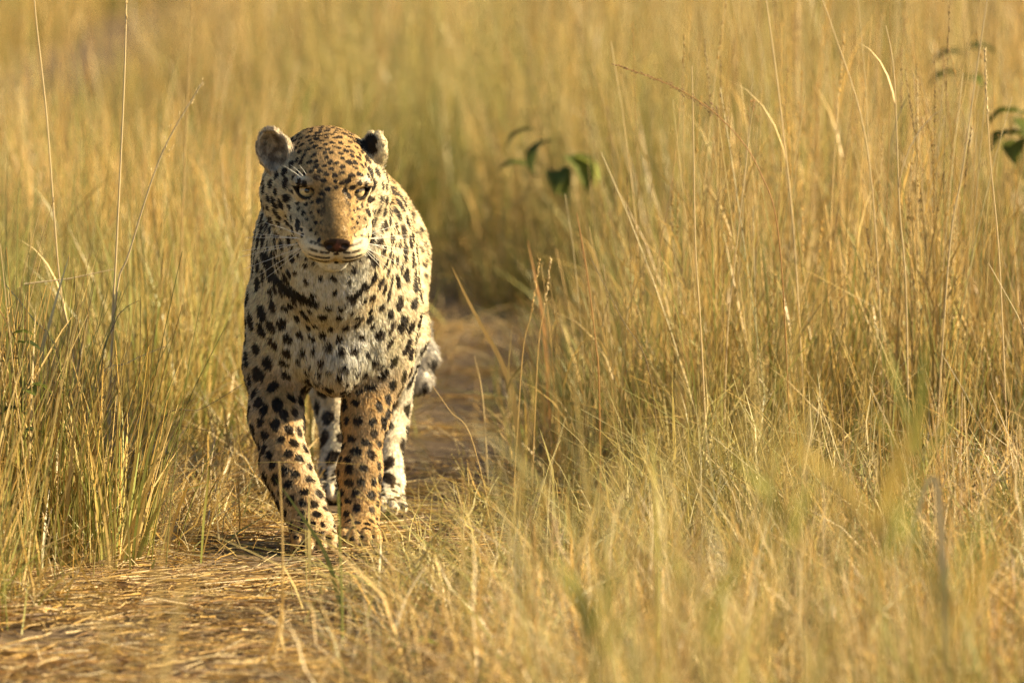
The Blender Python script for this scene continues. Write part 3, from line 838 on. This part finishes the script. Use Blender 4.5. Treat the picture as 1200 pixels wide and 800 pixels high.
PALE = [(.72, .58, .32), (.68, .53, .26), (.74, .62, .38)]
def jitc(c, v=.12):
    f = random.uniform(1 - v, 1 + v); return tuple(x * f for x in c)
def arc(p, h, lean, az, n=6, droop=.0, kink=None):
    """points of a blade that rises to length h and leans"""
    pts = []; d = Vector((math.cos(az), math.sin(az), 0)); q = Vector(p); a = lean * .35
    st = h / (n - 1)
    for i in range(n):
        pts.append(q.copy()); t = (i + 1) / n
        a = lean * (.35 + 1.3 * t) + droop * t * t
        if kink and i >= kink[0]: a += kink[1]
        q = q + (Vector((0, 0, 1)) * math.cos(a) + d * math.sin(a)) * st
    return pts
def panicle(g, pts, frac, loose, col):
    """spikelets along the last part of a stem"""
    n = len(pts); top = pts[-1]; k0 = max(0, int((n - 1) * (1 - frac)))
    for i in range(26 if loose else 34):
        t = random.random(); x = k0 + t * (n - 1 - k0); j = min(int(x), n - 2); p = pts[j].lerp(pts[j+1], x - j)
        d = (pts[j+1] - pts[j]).normalized(); a = random.uniform(0, 6.283)
        o = Vector((math.cos(a), math.sin(a), 0))
        l = random.uniform(.006, .011)
        if loose:
            e = p + (d * .6 + o * .55) * random.uniform(.008, .03) * (1.2 - t)
            g.stem([p, e], .0002, .00015, col, col); g.grain(e, (d + o * .3).normalized(), l * .8, .0009, jitc(col, .2))
        else:
            g.grain(p, (d + o * .35).normalized(), l, .0011, jitc(col, .2))

def clump_tall(seed):
    random.seed(seed); g = GB()
    for i in range(12):
        r = abs(random.gauss(0, .065)); a = random.uniform(0, 6.283); p = Vector((r*math.cos(a), r*math.sin(a), 0))
        h = random.uniform(.50, 1.10); c = random.choice(STRAW + PALE + PALE + RUST); az = a + random.gauss(0, .9)
        pts = arc(p, h, random.choice((.01, .03, .05, .08, .16)) * random.uniform(.6, 1.3), az, 7, random.choice((0, 0, .05, .12)))
        c0 = jitc(random.choice(STRAW + GREEN[2:])); g.stem(pts, random.uniform(.0011, .0019), .0007, c0, jitc(c))
        if random.random() < .55: panicle(g, pts, random.uniform(.12, .25), random.random() < .5, jitc(random.choice(RUST + STRAW[2:4])))
        for q in range(random.randint(0, 2)):
            j = random.randint(1, 4); b = random.choice(STRAW)
            g.strip(arc(pts[j], random.uniform(.14, .34), random.uniform(.15, .5), random.uniform(0, 6.283), 5, random.uniform(.2, 1.2)), random.uniform(.002, .0040), jitc(b), jitc(b))
    return g.mesh('grass', M_grass)
def clump_leafy(seed, gr=.25, h0=.25, h1=.62, n=46):
    random.seed(seed); g = GB()
    for i in range(n):
        r = abs(random.gauss(0, .06)); a = random.uniform(0, 6.283); p = Vector((r*math.cos(a), r*math.sin(a), 0))
        green = random.random() < gr
        c0 = jitc(random.choice(GREEN if (green or random.random() < .3) else STRAW)); c1 = jitc(random.choice(GREEN[1:3] if green and random.random() < .6 else STRAW))
        h = random.uniform(h0, h1) * random.choice((1, 1, .7))
        if random.random() < .45: g.stem(arc(p, h, random.uniform(.02, .22), a + random.gauss(0, .7), 5, random.uniform(0, .15)), .0015, .0007, c0, c1)
        else: g.strip(arc(p, h, random.uniform(.02, .22), a + random.gauss(0, .7), 6, random.uniform(0, .45), (random.randint(2, 4), random.uniform(.3, 1.3)) if random.random() < .22 else None), random.uniform(.0026, .0056), c0, c1)
    return g.mesh('grass', M_grass)
def clump_bent(seed):
    random.seed(seed); g = GB()
    for i in range(34):
        r = abs(random.gauss(0, .09)); a = random.uniform(0, 6.283); p = Vector((r*math.cos(a), r*math.sin(a), random.uniform(0, .03)))
        c = random.choice(STRAW + PALE + RUST + GREEN[2:3]); h = random.uniform(.10, .36)
        pts = arc(p, h, random.uniform(.25, .95), random.uniform(0, 6.283), 5, random.uniform(-.1, .5), (random.randint(1, 3), random.uniform(-.9, .9)))
        for q in pts: q.z = max(q.z, .003)
        if random.random() < .5: g.stem(pts, .0012, .0006, jitc(c, .2), jitc(c))
        else: g.strip(pts, random.uniform(.002, .0042), jitc(c, .2), jitc(c))
    return g.mesh('grass', M_grass)
def clump_litter(seed):
    random.seed(seed); g = GB()
    for i in range(46):
        p = Vector((random.uniform(-.12, .12), random.uniform(-.12, .12), random.uniform(.002, .016)))
        a = random.gauss(0, .55) + (math.pi if random.random() < .5 else 0); l = random.uniform(.03, .17); c = random.choice(STRAW + PALE + RUST + RUST + [(.26, .18, .10)] * 3)
        d = Vector((math.cos(a), math.sin(a), random.gauss(0, .06))); s_ = Vector((-d.y, d.x, 0)) * random.gauss(0, .12)
        pts = [p + d * l * t + s_ * l * t * (1 - t) * 2 for t in (0, .33, .66, 1)]
        for q in pts: q.z = max(q.z, .002)
        g.stem(pts, random.uniform(.0007, .0016), .0006, jitc(c, .25), jitc(c, .25))
    return g.mesh('litter', M_grass)

def scatter(name, meshes, P, rot, scl, idx, green, label, cat):
    """one object of uncountable growth: clumps set on points by geometry nodes"""
    col = bpy.data.collections.new(name + '_clumps')
    for k, m in enumerate(meshes): col.objects.link(bpy.data.objects.new('clump_%02d' % k, m))
    me = bpy.data.meshes.new(name); me.vertices.add(len(P)); me.vertices.foreach_set('co', np.ascontiguousarray(P, np.float32).ravel())
    for nm, ty, dat, key in (('rot', 'FLOAT_VECTOR', rot, 'vector'), ('scl', 'FLOAT_VECTOR', scl, 'vector'), ('idx', 'INT', idx, 'value'), ('green', 'FLOAT', green, 'value')):
        a = me.attributes.new(nm, ty, 'POINT'); a.data.foreach_set(key, np.ascontiguousarray(dat, np.int32 if ty == 'INT' else np.float32).ravel())
    o = bpy.data.objects.new(name, me); COL.objects.link(o); tag(o, label, cat, kind='stuff')
    ng = bpy.data.node_groups.new(name + '_scatter', 'GeometryNodeTree')
    ng.interface.new_socket('Geometry', in_out='INPUT', socket_type='NodeSocketGeometry'); ng.interface.new_socket('Geometry', in_out='OUTPUT', socket_type='NodeSocketGeometry')
    N = ng.nodes.new; gi, go = N('NodeGroupInput'), N('NodeGroupOutput')
    m2p = N('GeometryNodeMeshToPoints'); iop = N('GeometryNodeInstanceOnPoints'); ci = N('GeometryNodeCollectionInfo')
    ci.inputs['Collection'].default_value = col; ci.inputs['Separate Children'].default_value = True; ci.inputs['Reset Children'].default_value = True
    def attr(nm, ty):
        a = N('GeometryNodeInputNamedAttribute'); a.data_type = ty; a.inputs['Name'].default_value = nm; return a.outputs[0]
    l = ng.links.new
    l(gi.outputs[0], m2p.inputs[0]); l(m2p.outputs[0], iop.inputs['Points']); l(ci.outputs[0], iop.inputs['Instance'])
    iop.inputs['Pick Instance'].default_value = True
    l(attr('idx', 'INT'), iop.inputs['Instance Index']); l(attr('scl', 'FLOAT_VECTOR'), iop.inputs['Scale'])
    e2r = N('FunctionNodeEulerToRotation'); l(attr('rot', 'FLOAT_VECTOR'), e2r.inputs[0]); l(e2r.outputs[0], iop.inputs['Rotation'])
    l(iop.outputs[0], go.inputs[0])
    o.modifiers.new('scatter', 'NODES').node_group = ng
    return o

def field(n_per_m2, y0, y1, margin=1.3, seed=0):
    """random ground points in the strip the lens and a step to either side can see"""
    r = np.random.default_rng(seed); hw = .0577 * (y1 + CAM_D) + margin
    n = int(n_per_m2 * 2 * hw * (y1 - y0)); x = r.uniform(-hw, hw, n); y = r.uniform(y0, y1, n)
    k = np.abs(x) < .0577 * (y + CAM_D) + margin
    return x[k] + CAM_X, y[k], r
def px_of(x, y): return 600 + (x - CAM_X) / (y + CAM_D) * F_PX

def PXC(y): return np.interp(y, PC[:, 1], PC[:, 0])
def worn(x, y):
    """the trampled clearing beside the path"""
    return sstep(-.30, -.12, y) * sstep(1.45, 1.2, y) * sstep(-.46, -.34, x) * (x < 0)
def growth(x, y, leafy=False):
    """how high the grass stands (0..1), by where it grows"""
    d, side = path_d(x, y)
    P = np.stack((x, y, x * 0), 1); big = vnoise(P, 1.1, 41); sm = vnoise(P, 3.1, 43)
    h = np.where(side > 0, sstep(.0, .42, d), sstep(-.04, .12, d))
    h = h * (.72 + .5 * big) * (.8 + .35 * sm)
    right = side > 0
    h = h * (1 - worn(x, y) * .92) * (1 - .62 * sstep(.05, .3, y) * sstep(1.35, 1.1, y) * sstep(-.25, -.40, x) * sstep(-1.5, -1.2, x))
    h = h * np.where(x < PXC(y), 1.0 if leafy else .60 + .25 * sstep(5, 12, y), .92)
    h = h * (1 + .35 * sstep(3.8, 5, y) * sstep(9.5, 8, y) * (side > 0) * sstep(1.0, .5, d))
    near = sstep(1.1, .15, y) * right * sstep(-6, -5, -np.abs(y))          # the trampled apron right of the path
    apron = near * sstep(2.3, .9, x)
    h = h * (1 - .80 * apron)
    return h, d + apron * 0, side, apron

def fade_near(y): return sstep(-2.2, -.9, y)

# tall flowering stems
TALL = [clump_tall(100 + i) for i in range(8)]
LEAFY = [clump_leafy(200 + i, .22) for i in range(7)] + [clump_leafy(230 + i, .7) for i in range(3)]
LOW = [clump_leafy(300 + i, .45, .07, .24, 40) for i in range(6)] + [clump_leafy(330 + i, .9, .07, .22, 40) for i in range(4)]
BENT = [clump_bent(400 + i) for i in range(7)]
LITTER = [clump_litter(500 + i) for i in range(6)]
random.seed(5)
def put(name, meshes, x, y, hs, r, label, cat, wide=None, tilt=.10, greens=None, z=None):
    n = len(x); P = np.stack((x, y, ground_z(x, y) if z is None else z), 1)
    rot = np.stack((r.normal(0, tilt, n), r.normal(0, tilt, n), r.uniform(0, 6.283, n)), 1)
    wd = (np.ones(n) if wide is None else wide); scl = np.stack((wd, wd, hs), 1)
    gr = np.clip((vnoise(P, .8, 51) - .52) * 1.6 * (1 - .6 * sstep(8, 12, y)) + .5 * sstep(4, 5.5, y) * sstep(9.5, 8, y) * sstep(1.6, .4, np.abs(x - .55)) + .30 * sstep(.3, .8, x) * sstep(2.5, 1.0, y) * sstep(.35, .75, vnoise(P, 1.7, 57)) + .30 * sstep(-.1, -.5, x) * sstep(4, 2, y) * vnoise(P, 2.3, 55), 0, .65) if greens is None else greens
    return scatter(name, meshes, P, rot, scl, r.integers(0, len(meshes), n), gr, label, cat)
def cat2(*a): return [np.concatenate(v) for v in zip(*a)]

x, y, r = field(13, -1.2, 9.0, seed=1); x2, y2, _ = field(9, 9.0, 34.0, seed=2); x, y = cat2((x, y), (x2, y2))
h, d, side, big = growth(x, y); k = (h > .25) & (r.random(len(x)) < np.clip(h * 1.3, 0, 1) * np.where(side < 0, .62, 1)) & (d > .10)
x, y, h = x[k], y[k], h[k]
put('tall_grass', TALL, x, y, np.clip(h, .45, 1.15) * r.uniform(.80, 1.2, len(x)), r, 'tall dry golden grass stems filling the savanna around the path', 'tall grass', tilt=.07)

x, y, r = field(38, -1.4, 8.0, seed=3); x2, y2, _ = field(17, 8.0, 34.0, seed=4); x, y = cat2((x, y), (x2, y2))
xa = r.uniform(-1.35, -.37, 52); ya = r.uniform(-.42, .10, 52) - (xa + .37) * .1; x = np.concatenate([x, xa]); y = np.concatenate([y, ya])
h, d, side, big = growth(x, y, True); h[-52:] = np.maximum(h[-52:], .82); d[-52:] = .5; k = (h > .12) & (d > np.where((side > 0) & (y < 1.3), .42, .04)) & (r.random(len(x)) < 1 - .75 * big); x, y, h, big = x[k], y[k], h[k], big[k]
put('leafy_grass', LEAFY, x, y, np.clip(h, .25, 1.1) * r.uniform(.75, 1.2, len(x)), r, 'leafy straw and green grass blades below the tall stems', 'grass', tilt=.14)

x, y, r = field(52, -2.6, 6.0, seed=5); x2, y2, _ = field(20, 6.0, 16.0, seed=6); x, y = cat2((x, y), (x2, y2))
h, d, side, big = growth(x, y); k = (d > .0) & (worn(x, y) < .5) & (r.random(len(x)) < (.15 + .85 * sstep(.0, .3, d)) * (1 - .80 * big * sstep(1.2, .6, x))); x, y, d, side = x[k], y[k], d[k], side[k]
put('short_grass', LOW, x, y, r.uniform(.6, 1.25, len(x)) * np.where((side > 0) & (y < 1.3), .18 + .82 * sstep(.25, .80, d), 1), r, 'short greenish grass at the foot of the taller growth', 'grass', tilt=.16)

x, y, r = field(75, -3.0, 7.5, seed=7); h, d, side, big = growth(x, y)
k = (d > np.where(side > 0, .03, np.where(y < .4, .0, -.06))) & (r.random(len(x)) < np.where((side > 0) & (y > -.7) & (d < .4), .55, 1)) & ((d < .30) | (h < .45) | (r.random(len(x)) < .25)); x, y, d, side = x[k], y[k], d[k], side[k]
put('bent_grass', BENT, x, y, r.uniform(.6, 1.15, len(x)) * np.where(d < .05, .35, np.where((d < .40) & (y > -.9) & (side > 0), .36, np.where((d < .25) | (worn(x, y) > .3), .6, 1))), r, 'bent and broken straw along the trampled edges of the path', 'dry grass', wide=r.uniform(.8, 1.3, len(x)), tilt=.12)

x, y, r = field(105, -3.2, 8.0, seed=8); h, d, side, big = growth(x, y)
k = ((d < .35) | (worn(x, y) > .3)) & (r.random(len(x)) < np.where(y > .5, .16, 1.0) * sstep(.30, .46, vnoise(np.stack((x, y, x * 0), 1), 5.5, 77))); x, y = x[k], y[k]
o = put('straw_litter', LITTER, x, y, r.uniform(.8, 1.4, len(x)), r, 'loose fallen straw strewn over the trodden path', 'straw', tilt=.03, z=np.zeros(len(x)) + .001, greens=np.zeros(len(x)))

# sparse growth between the lens and the path, thrown far out of focus
x, y, r = field(11.0, -7.8, -2.8, margin=.8, seed=9); px = px_of(x, y)
k = (r.random(len(x)) < sstep(520, 900, px) * .95 + .04); x, y, px = x[k], y[k], px[k]
# knee to hip height
hh = np.clip(r.normal(.60, .16, len(x)), .30, .88); gg = np.clip(r.normal(.45, .28, len(x)), 0, .8)
put('foreground_grass', TALL[:4] + LEAFY[:4], x, y, hh, r, 'sparse grass tufts growing in front of the path', 'grass', tilt=.12, greens=gg)
# ------------------------------------------------------------------ single stalks, straws and leafy weeds that stand out
def at(px, py, y):
    """the point at depth y (metres behind the fore paws) seen at pixel (px, py)"""
    d = y + CAM_D; v = (py - 400.0) / F_PX
    z = CAM_H - d * math.tan(PITCH + math.atan(v))
    depth = d * math.cos(PITCH) + (CAM_H - z) * math.sin(PITCH)
    return Vector((CAM_X + (px - 600.0) / F_PX * depth, y, z))
def smooth_pts(P, n=7):
    return [Vector(q) for q in catmull([tuple(p) for p in P], n)]
def child(g, name, mat, parent):
    me = g.mesh(name, mat); o = bpy.data.objects.new(name, me); COL.objects.link(o); o.parent = parent; return o
C_PALE, C_STRAW, C_RUST, C_GREY, C_DARK, C_GREEN = (.70, .56, .30), (.60, .43, .17), (.44, .24, .08), (.34, .33, .20), (.20, .15, .08), (.26, .29, .07)
def stalk(px0, pts, y, label, r=.0016, col=C_PALE, head=None, leaf=None, blade=None, lean=0.0):
    """a stalk that roots at px0 and passes through the pixels pts (bottom to top) at depth y"""
    low = at(px0, 500, y); b = Vector((low.x, y, float(ground_z(np.array([low.x]), np.array([y]))[0])))
    P = [b] + [at(a, c, y + lean * (i + 1) / len(pts)) for i, (a, c) in enumerate(pts)]
    P = [p - b for p in smooth_pts(P)]
    e = bpy.data.objects.new('grass_stalk', None); e.location = b; e.empty_display_size = .05; COL.objects.link(e)
    tag(e, label, 'grass stalk', 'stalks standing out of the grass')
    g = GB()
    if blade: g.strip(P, blade, col, jitc(col), random.uniform(-.5, .5))
    else: g.stem(P, r, r * .45, jitc(col), jitc(col))
    child(g, 'blade' if blade else 'stem', M_stalk, e)
    if head:
        g = GB(); hc, frac, loose, dens = head
        for _ in range(dens): panicle(g, P, frac, loose, hc)
        child(g, 'seed_head', M_stalk, e)
    for (t, l, az) in (leaf or ()):
        g = GB(); p = P[int(t * (len(P) - 1))]
        g.strip(arc(p, l, .35, az, 6, .9), .0045, jitc(C_STRAW), jitc(C_PALE), az + 1.57); child(g, 'leaf', M_stalk, e)
    return e
random.seed(21)
stalk(98, [(86, 420), (70, 330), (55, 140), (42, 20), (38, -40)], .5, 'slender bare straw stalk bowing away from the leopard, beside the fluffy-tipped stalk', .0024, leaf=[(.3, .2, 2.6)])
stalk(126, [(131, 400), (136, 300), (145, 110), (148, 0), (147, -60)], .32, 'upright pale stalk with fluffy seed head, tallest beside the leopard', .0027, head=(C_STRAW, .28, False, 2))
stalk(118, [(135, 360), (152, 295), (190, 180), (238, 96)], .28, 'pale stalk leaning towards the ear of the leopard, feathery at the tip', .0025, C_PALE, head=(C_PALE, .3, True, 1))
stalk(205, [(216, 200), (222, 60), (226, -50)], 1.7, 'thick straw stalk with seed head rising behind the leaning feathery stalk', .0024, C_STRAW, head=(C_STRAW, .2, False, 2))
stalk(36, [(46, 440), (60, 372), (82, 296)], -.2, 'grey green blade standing beside the small dark leaves', blade=.0075, col=C_GREY)
stalk(88, [(70, 430), (36, 370), (-4, 322)], -.1, 'grey stem leaning out over the small dark leaves', .0017, C_GREY)
stalk(110, [(118, 440), (134, 380), (146, 362), (163, 352)], .0, 'dark stem hooked at its tip, in the grass beside the path', .0014, C_DARK)
stalk(70, [(112, 455), (150, 425), (196, 405)], -.05, 'pale straw slanting low through the grass beside the hooked dark stem', .0016)
stalk(130, [(188, 496), (236, 479), (286, 449)], -.12, 'dark thin stem slanting towards the foreleg of the leopard', .0013, C_DARK)
stalk(616, [(602, 470), (588, 425), (566, 385), (545, 345), (529, 311)], 1.0, 'long dry blade arching back over the path behind the leopard', blade=.0095, col=C_STRAW)
stalk(573, [(566, 470), (556, 417)], .9, 'short pale broken stalk on the edge of the path behind the tail', .0022)
stalk(582, [(552, 512), (528, 482), (507, 452)], .25, 'thin bare stem curving to the tail tip of the leopard', .0012, C_STRAW)
stalk(600, [(612, 420), (622, 370), (632, 306)], .55, 'stalk with narrow seed spike where the right hand grass meets the path', .0013, C_STRAW, head=(C_STRAW, .3, False, 1))
stalk(622, [(630, 420), (638, 360), (646, 304)], .6, 'thin stalk with pale spike standing next to the narrow seed spike', .0013, C_STRAW, head=(C_PALE, .3, False, 1))
stalk(648, [(638, 390), (628, 330), (618, 280)], 1.6, 'bent dry blade behind the two thin spikes', blade=.006, col=C_RUST)
stalk(832, [(822, 400), (815, 290), (813, 180), (811, 78)], .5, 'straight bright stalk standing alone in the sharpest grass', .0022)
stalk(846, [(852, 400), (862, 300), (878, 160), (884, 118)], .7, 'pale stalk with reddish seed spike beside the straight bright stalk', .0018, head=(C_RUST, .22, True, 1))
stalk(948, [(932, 300), (916, 138), (898, 0), (893, -40)], .9, 'bright stalk leaning towards the leopard from the thick grass', .0022, leaf=[(.4, .22, 2.8)])
stalk(1040, [(1028, 300), (1012, 150), (978, 40), (960, -10)], .8, 'long stalk leaning strongly out of the thick grass with a bare tip', .0019)
stalk(1066, [(1062, 350), (1054, 240), (1048, 90), (1038, 30)], .6, 'upright pale stalk with two dry leaves deep in the thick grass', .0022, leaf=[(.55, .2, .4), (.7, .16, 2.5)])
stalk(1092, [(1112, 300), (1128, 200), (1148, 60), (1160, -20)], .7, 'thick pale stalk leaning away from the leopard', .0023)
stalk(1185, [(1172, 320), (1160, 180), (1154, 60)], .4, 'stalk with pale spike in front of the round leafy weed', .0018, head=(C_PALE, .2, False, 2))
stalk(930, [(915, 300), (890, 200), (846, 140), (790, 102), (722, 76)], .35, 'stem bowed over by a long drooping brown seed head', .0015, C_RUST, head=((.30, .17, .08), .42, True, 3))
stalk(704, [(702, 450), (698, 400), (688, 320), (676, 250)], .5, 'rust coloured stalk at the front of the thick grass', .0020, C_RUST)
stalk(778, [(762, 440), (728, 372), (692, 302)], .45, 'dark thin stem crossing behind the rust coloured stalk', .0012, C_DARK)
stalk(742, [(768, 330), (788, 210), (800, 90)], 1.2, 'pale stalk with loose seed head rising under the drooping brown one', .0018, C_STRAW, head=(C_STRAW, .2, True, 1))
stalk(402, [(384, 655), (352, 602), (322, 560)], -1.1, 'green blade bent across the raised fore paw of the leopard', blade=.0065, col=C_GREEN)
stalk(401, [(400, 690), (396, 575)], -1.7, 'short green stem standing before the gap between the fore paws', .0030, C_GREEN)
stalk(330, [(331, 640), (327, 540)], -1.5, 'short straw stem standing before the raised fore paw', .0026, C_STRAW)
stalk(628, [(628, 720), (622, 590)], -2.6, 'blurred rusty stem in front of the trampled apron of grass', .0042, C_RUST)
stalk(772, [(770, 640), (762, 500)], -2.9, 'blurred yellow green stem rising before the sharpest grass', .0040, (.44, .42, .10))
stalk(945, [(940, 620), (952, 470)], -3.2, 'blurred pale stem rising before the thick grass', .0030, C_PALE)
stalk(1112, [(1104, 640), (1090, 560), (1050, 700)], -3.0, 'blurred pale blade folded over in front of the thick grass', blade=.010, col=C_PALE)

def fallen(a, b, y_off=0.0, label='pale fallen straw lying across the trodden path', r=.0022, z=.010):
    A = ground_at(*a); B = ground_at(*b); g = GB(); L = B - A
    pts = [A + L * t + Vector((0, .012 * math.sin(3.1 * t) * random.uniform(-1, 1), z + random.uniform(0, .006))) for t in (0, .25, .5, .75, 1)]
    c = A.copy(); c.z = 0
    g.stem([p - c for p in pts], r, r * .6, jitc(C_PALE), jitc(C_PALE))
    me = g.mesh('straw', M_stalk); o = bpy.data.objects.new('straw', me); COL.objects.link(o); o.location = c
    tag(o, label, 'straw', 'straws fallen on the path')
for a, b in (((147, 735), (190, 727)), ((243, 676), (307, 672)), ((258, 646), (362, 643)), ((77, 749), (117, 742)), ((333, 738), (366, 728)), ((233, 689), (343, 695)), ((283, 748), (322, 742)), ((20, 760), (60, 752)), ((300, 716), (345, 708)), ((90, 700), (150, 690))):
    fallen(a, b)
# a broken straw held up crosswise by the grass
g = GB(); A, B = at(28, 333, .35), at(136, 315, .35)
g.stem([Vector((0, 0, 0)), (B - A) * .5 + Vector((0, 0, -.004)), B - A], .0020, .0010, C_PALE, C_PALE)
o = bpy.data.objects.new('straw', g.mesh('straw', M_stalk)); COL.objects.link(o); o.location = A
tag(o, 'pale broken straw caught crosswise between upright stalks', 'straw')

def leaf_mesh(length, width, droop, col, fold=.35, curl=0.0):
    """an ovate leaf with a raised midrib fold, bending down along its length; grows along +X"""
    n, V, F, C = 9, [], [], []; p = Vector((0, 0, 0)); a = 0.15
    for i in range(n):
        t = i / (n - 1); w_ = width * .5 * (math.sin(math.pi * min(1, t * 1.02) ** .75) ** .9) + .0006
        up = Vector((-math.sin(a), 0, math.cos(a)))
        for k in (-1, -.5, 0, .5, 1):
            V.append(p + Vector((0, k * w_, 0)) + up * (abs(k) * w_ * fold + .08 * w_ * math.sin(t * 17 + k)))
            f = .82 + .3 * (1 - abs(k)) * (k == 0) + random.uniform(-.06, .06); C.append(tuple(c * f for c in col))
        a -= droop / (n - 1) + curl * t / n
        p = p + Vector((math.cos(a), 0, math.sin(a))) * (length / (n - 1))
    for i in range(n - 1):
        for k in range(4): F.append((i*5+k, (i+1)*5+k, (i+1)*5+k+1, i*5+k+1))
    g = GB(); g.V, g.F, g.C = V, F, C
    return g.mesh('leaf', M_leaf)
def weed(px, y, stem_px, leaves, label, stem_col=(.22, .20, .07), r=.0022, up=False, group='leafy weeds in the grass'):
    """leaves: (px, py, length, width, azimuth, droop, colour), each sprouting at its pixel"""
    low = at(px, 500, y); b = Vector((low.x, y, float(ground_z(np.array([low.x]), np.array([y]))[0])))
    e = bpy.data.objects.new('leafy_weed', None); e.location = b; e.empty_display_size = .05; COL.objects.link(e)
    tag(e, label, 'weed', group)
    P = [p - b for p in smooth_pts([b] + [at(a, c, y) for a, c in stem_px])]
    g = GB(); g.stem(P, r, r * .5, stem_col, stem_col); child(g, 'stem', M_leaf, e)
    for (a, c, l, w_, az, dr, col) in leaves:
        q = at(a, c, y) - b; s = min(P, key=lambda v: (v - q).length)
        lf = bpy.data.objects.new('leaf', leaf_mesh(l * (1.5 if up else 1), w_ * (.42 if up else 1), dr * (.5 if up else 1), col)); COL.objects.link(lf); lf.parent = e
        lf.location = q; lf.rotation_euler = (random.uniform(-.3, .3), random.uniform(-1.35, -.95) if up else random.uniform(-.5, .0), az)
        if (q - s).length > .008:
            g = GB(); g.stem([s, s.lerp(q, .5) + Vector((0, 0, .006)), q], .0012, .0008, stem_col, stem_col); child(g, 'leaf_stalk', M_leaf, e)
DG, MG, YG, OR = (.065, .085, .022), (.14, .17, .035), (.27, .29, .060), (.50, .36, .09)
weed(646, 4.0, [(652, 320), (648, 240), (640, 170), (626, 152)],
     [(628, 153, .100, .042, 3.25, 1.9, DG), (646, 166, .115, .050, 3.7, 2.2, DG), (620, 196, .085, .038, 3.3, 1.5, MG),
      (664, 184, .115, .065, -.9, 2.1, MG), (652, 200, .100, .055, -1.5, 2.0, MG), (672, 190, .100, .060, -.4, 2.1, YG), (664, 208, .095, .05, -2.0, 1.8, YG)],
     'weed with drooping dark green leaves behind the edge of the thick grass')
weed(1206, 3.2, [(1202, 240), (1198, 160), (1196, 132)],
     [(1197, 134, .105, .065, 3.0, 2.1, MG), (1198, 140, .105, .070, -1.2, 1.9, MG), (1196, 134, .11, .06, .4, 1.5, MG), (1197, 160, .10, .06, 3.6, 1.9, MG), (1194, 165, .09, .055, -1.9, 1.6, MG)],
     'round leafy weed behind the stalk with the pale spike')
weed(20, -.45, [(26, 470), (22, 420), (14, 385)],
     [(14, 392, .042, .024, .3, 1.0, MG), (20, 402, .05, .026, -.4, .9, DG), (6, 424, .045, .022, 3.0, 1.3, DG), (30, 458, .042, .028, -1.2, 1.2, MG), (36, 452, .045, .028, .2, 1.3, MG), (24, 480, .05, .024, 3.4, 1.6, DG), (30, 506, .04, .02, .6, 1.0, DG)],
     'low weed with small dark green leaves beside the grey green blade')
weed(1125, 5.2, [(1128, 120), (1132, 60)],
     [(1132, 60, .10, .05, .2, 1.5, DG), (1130, 64, .10, .045, 3.2, 1.5, DG), (1128, 88, .10, .05, 3.5, 1.3, MG), (1126, 92, .09, .05, -.6, 1.2, MG)],
     'far blurred weed with a few dark leaves above the thick grass')
weed(1070, -4.8, [(1072, 600), (1076, 530)],
     [(1076, 534, 0.105, 0.033, 1.2, .3, YG), (1074, 545, 0.105, 0.030, 2.4, .5, YG), (1076, 560, 0.090, 0.030, -.3, .6, YG), (1073, 580, 0.090, 0.030, 3.4, .6, YG)],
     'blurred bright green weed with upright narrow leaves', (.25, .28, .06), up=True)
weed(1040, -6.4, [(1040, 720), (1034, 630)],
     [(1034, 632, 0.105, 0.068, .4, 1.0, OR), (1030, 640, 0.105, 0.060, 2.8, 1.2, OR), (1042, 668, 0.090, 0.060, -.6, 1.0, YG), (1028, 690, 0.090, 0.060, 3.5, 1.1, OR)],
     'blurred weed with yellowing orange leaves in the foreground grass', (.25, .18, .06), up=True)
weed(1118, -7.0, [(1120, 780), (1112, 700)],
     [(1112, 702, 0.105, 0.060, .2, 1.0, YG), (1106, 712, 0.090, 0.060, 2.9, 1.3, YG), (1124, 740, 0.105, 0.060, -.5, 1.0, OR), (1110, 760, 0.090, 0.053, 3.3, 1.0, YG)],
     'blurred weed with mixed green and yellow leaves in the foreground grass', up=True)
weed(700, -6.0, [(702, 800), (698, 745)],
     [(698, 748, 0.075, 0.045, .5, 1.1, YG), (695, 752, 0.075, 0.045, 2.7, 1.1, YG), (704, 775, 0.075, 0.045, -.4, 1.0, YG)],
     'blurred low green weed below the trampled apron of grass', up=True)
weed(925, -5.6, [(926, 680), (924, 612)],
     [(924, 614, 0.075, 0.039, .3, .9, YG), (922, 620, 0.075, 0.042, 2.9, 1.0, YG), (927, 645, 0.075, 0.039, -.5, 1.0, YG)],
     'blurred yellow green weed between foreground stems', up=True)
weed(486, -2.0, [(488, 790), (486, 752)],
     [(486, 754, 0.053, 0.030, .5, .9, YG), (484, 758, 0.053, 0.030, 2.8, .9, YG), (488, 770, 0.053, 0.030, 1.6, .9, YG)],
     'small bright green sprout at the edge of the straw strewn path')
weed(830, -6.3, [(832, 790), (836, 735)],
     [(836, 738, 0.090, 0.045, .3, .9, OR), (832, 742, 0.090, 0.045, 2.9, 1.0, YG), (834, 765, 0.090, 0.045, -.5, 1.0, YG)],
     'blurred low weed with one orange leaf below the pale stem', up=True)
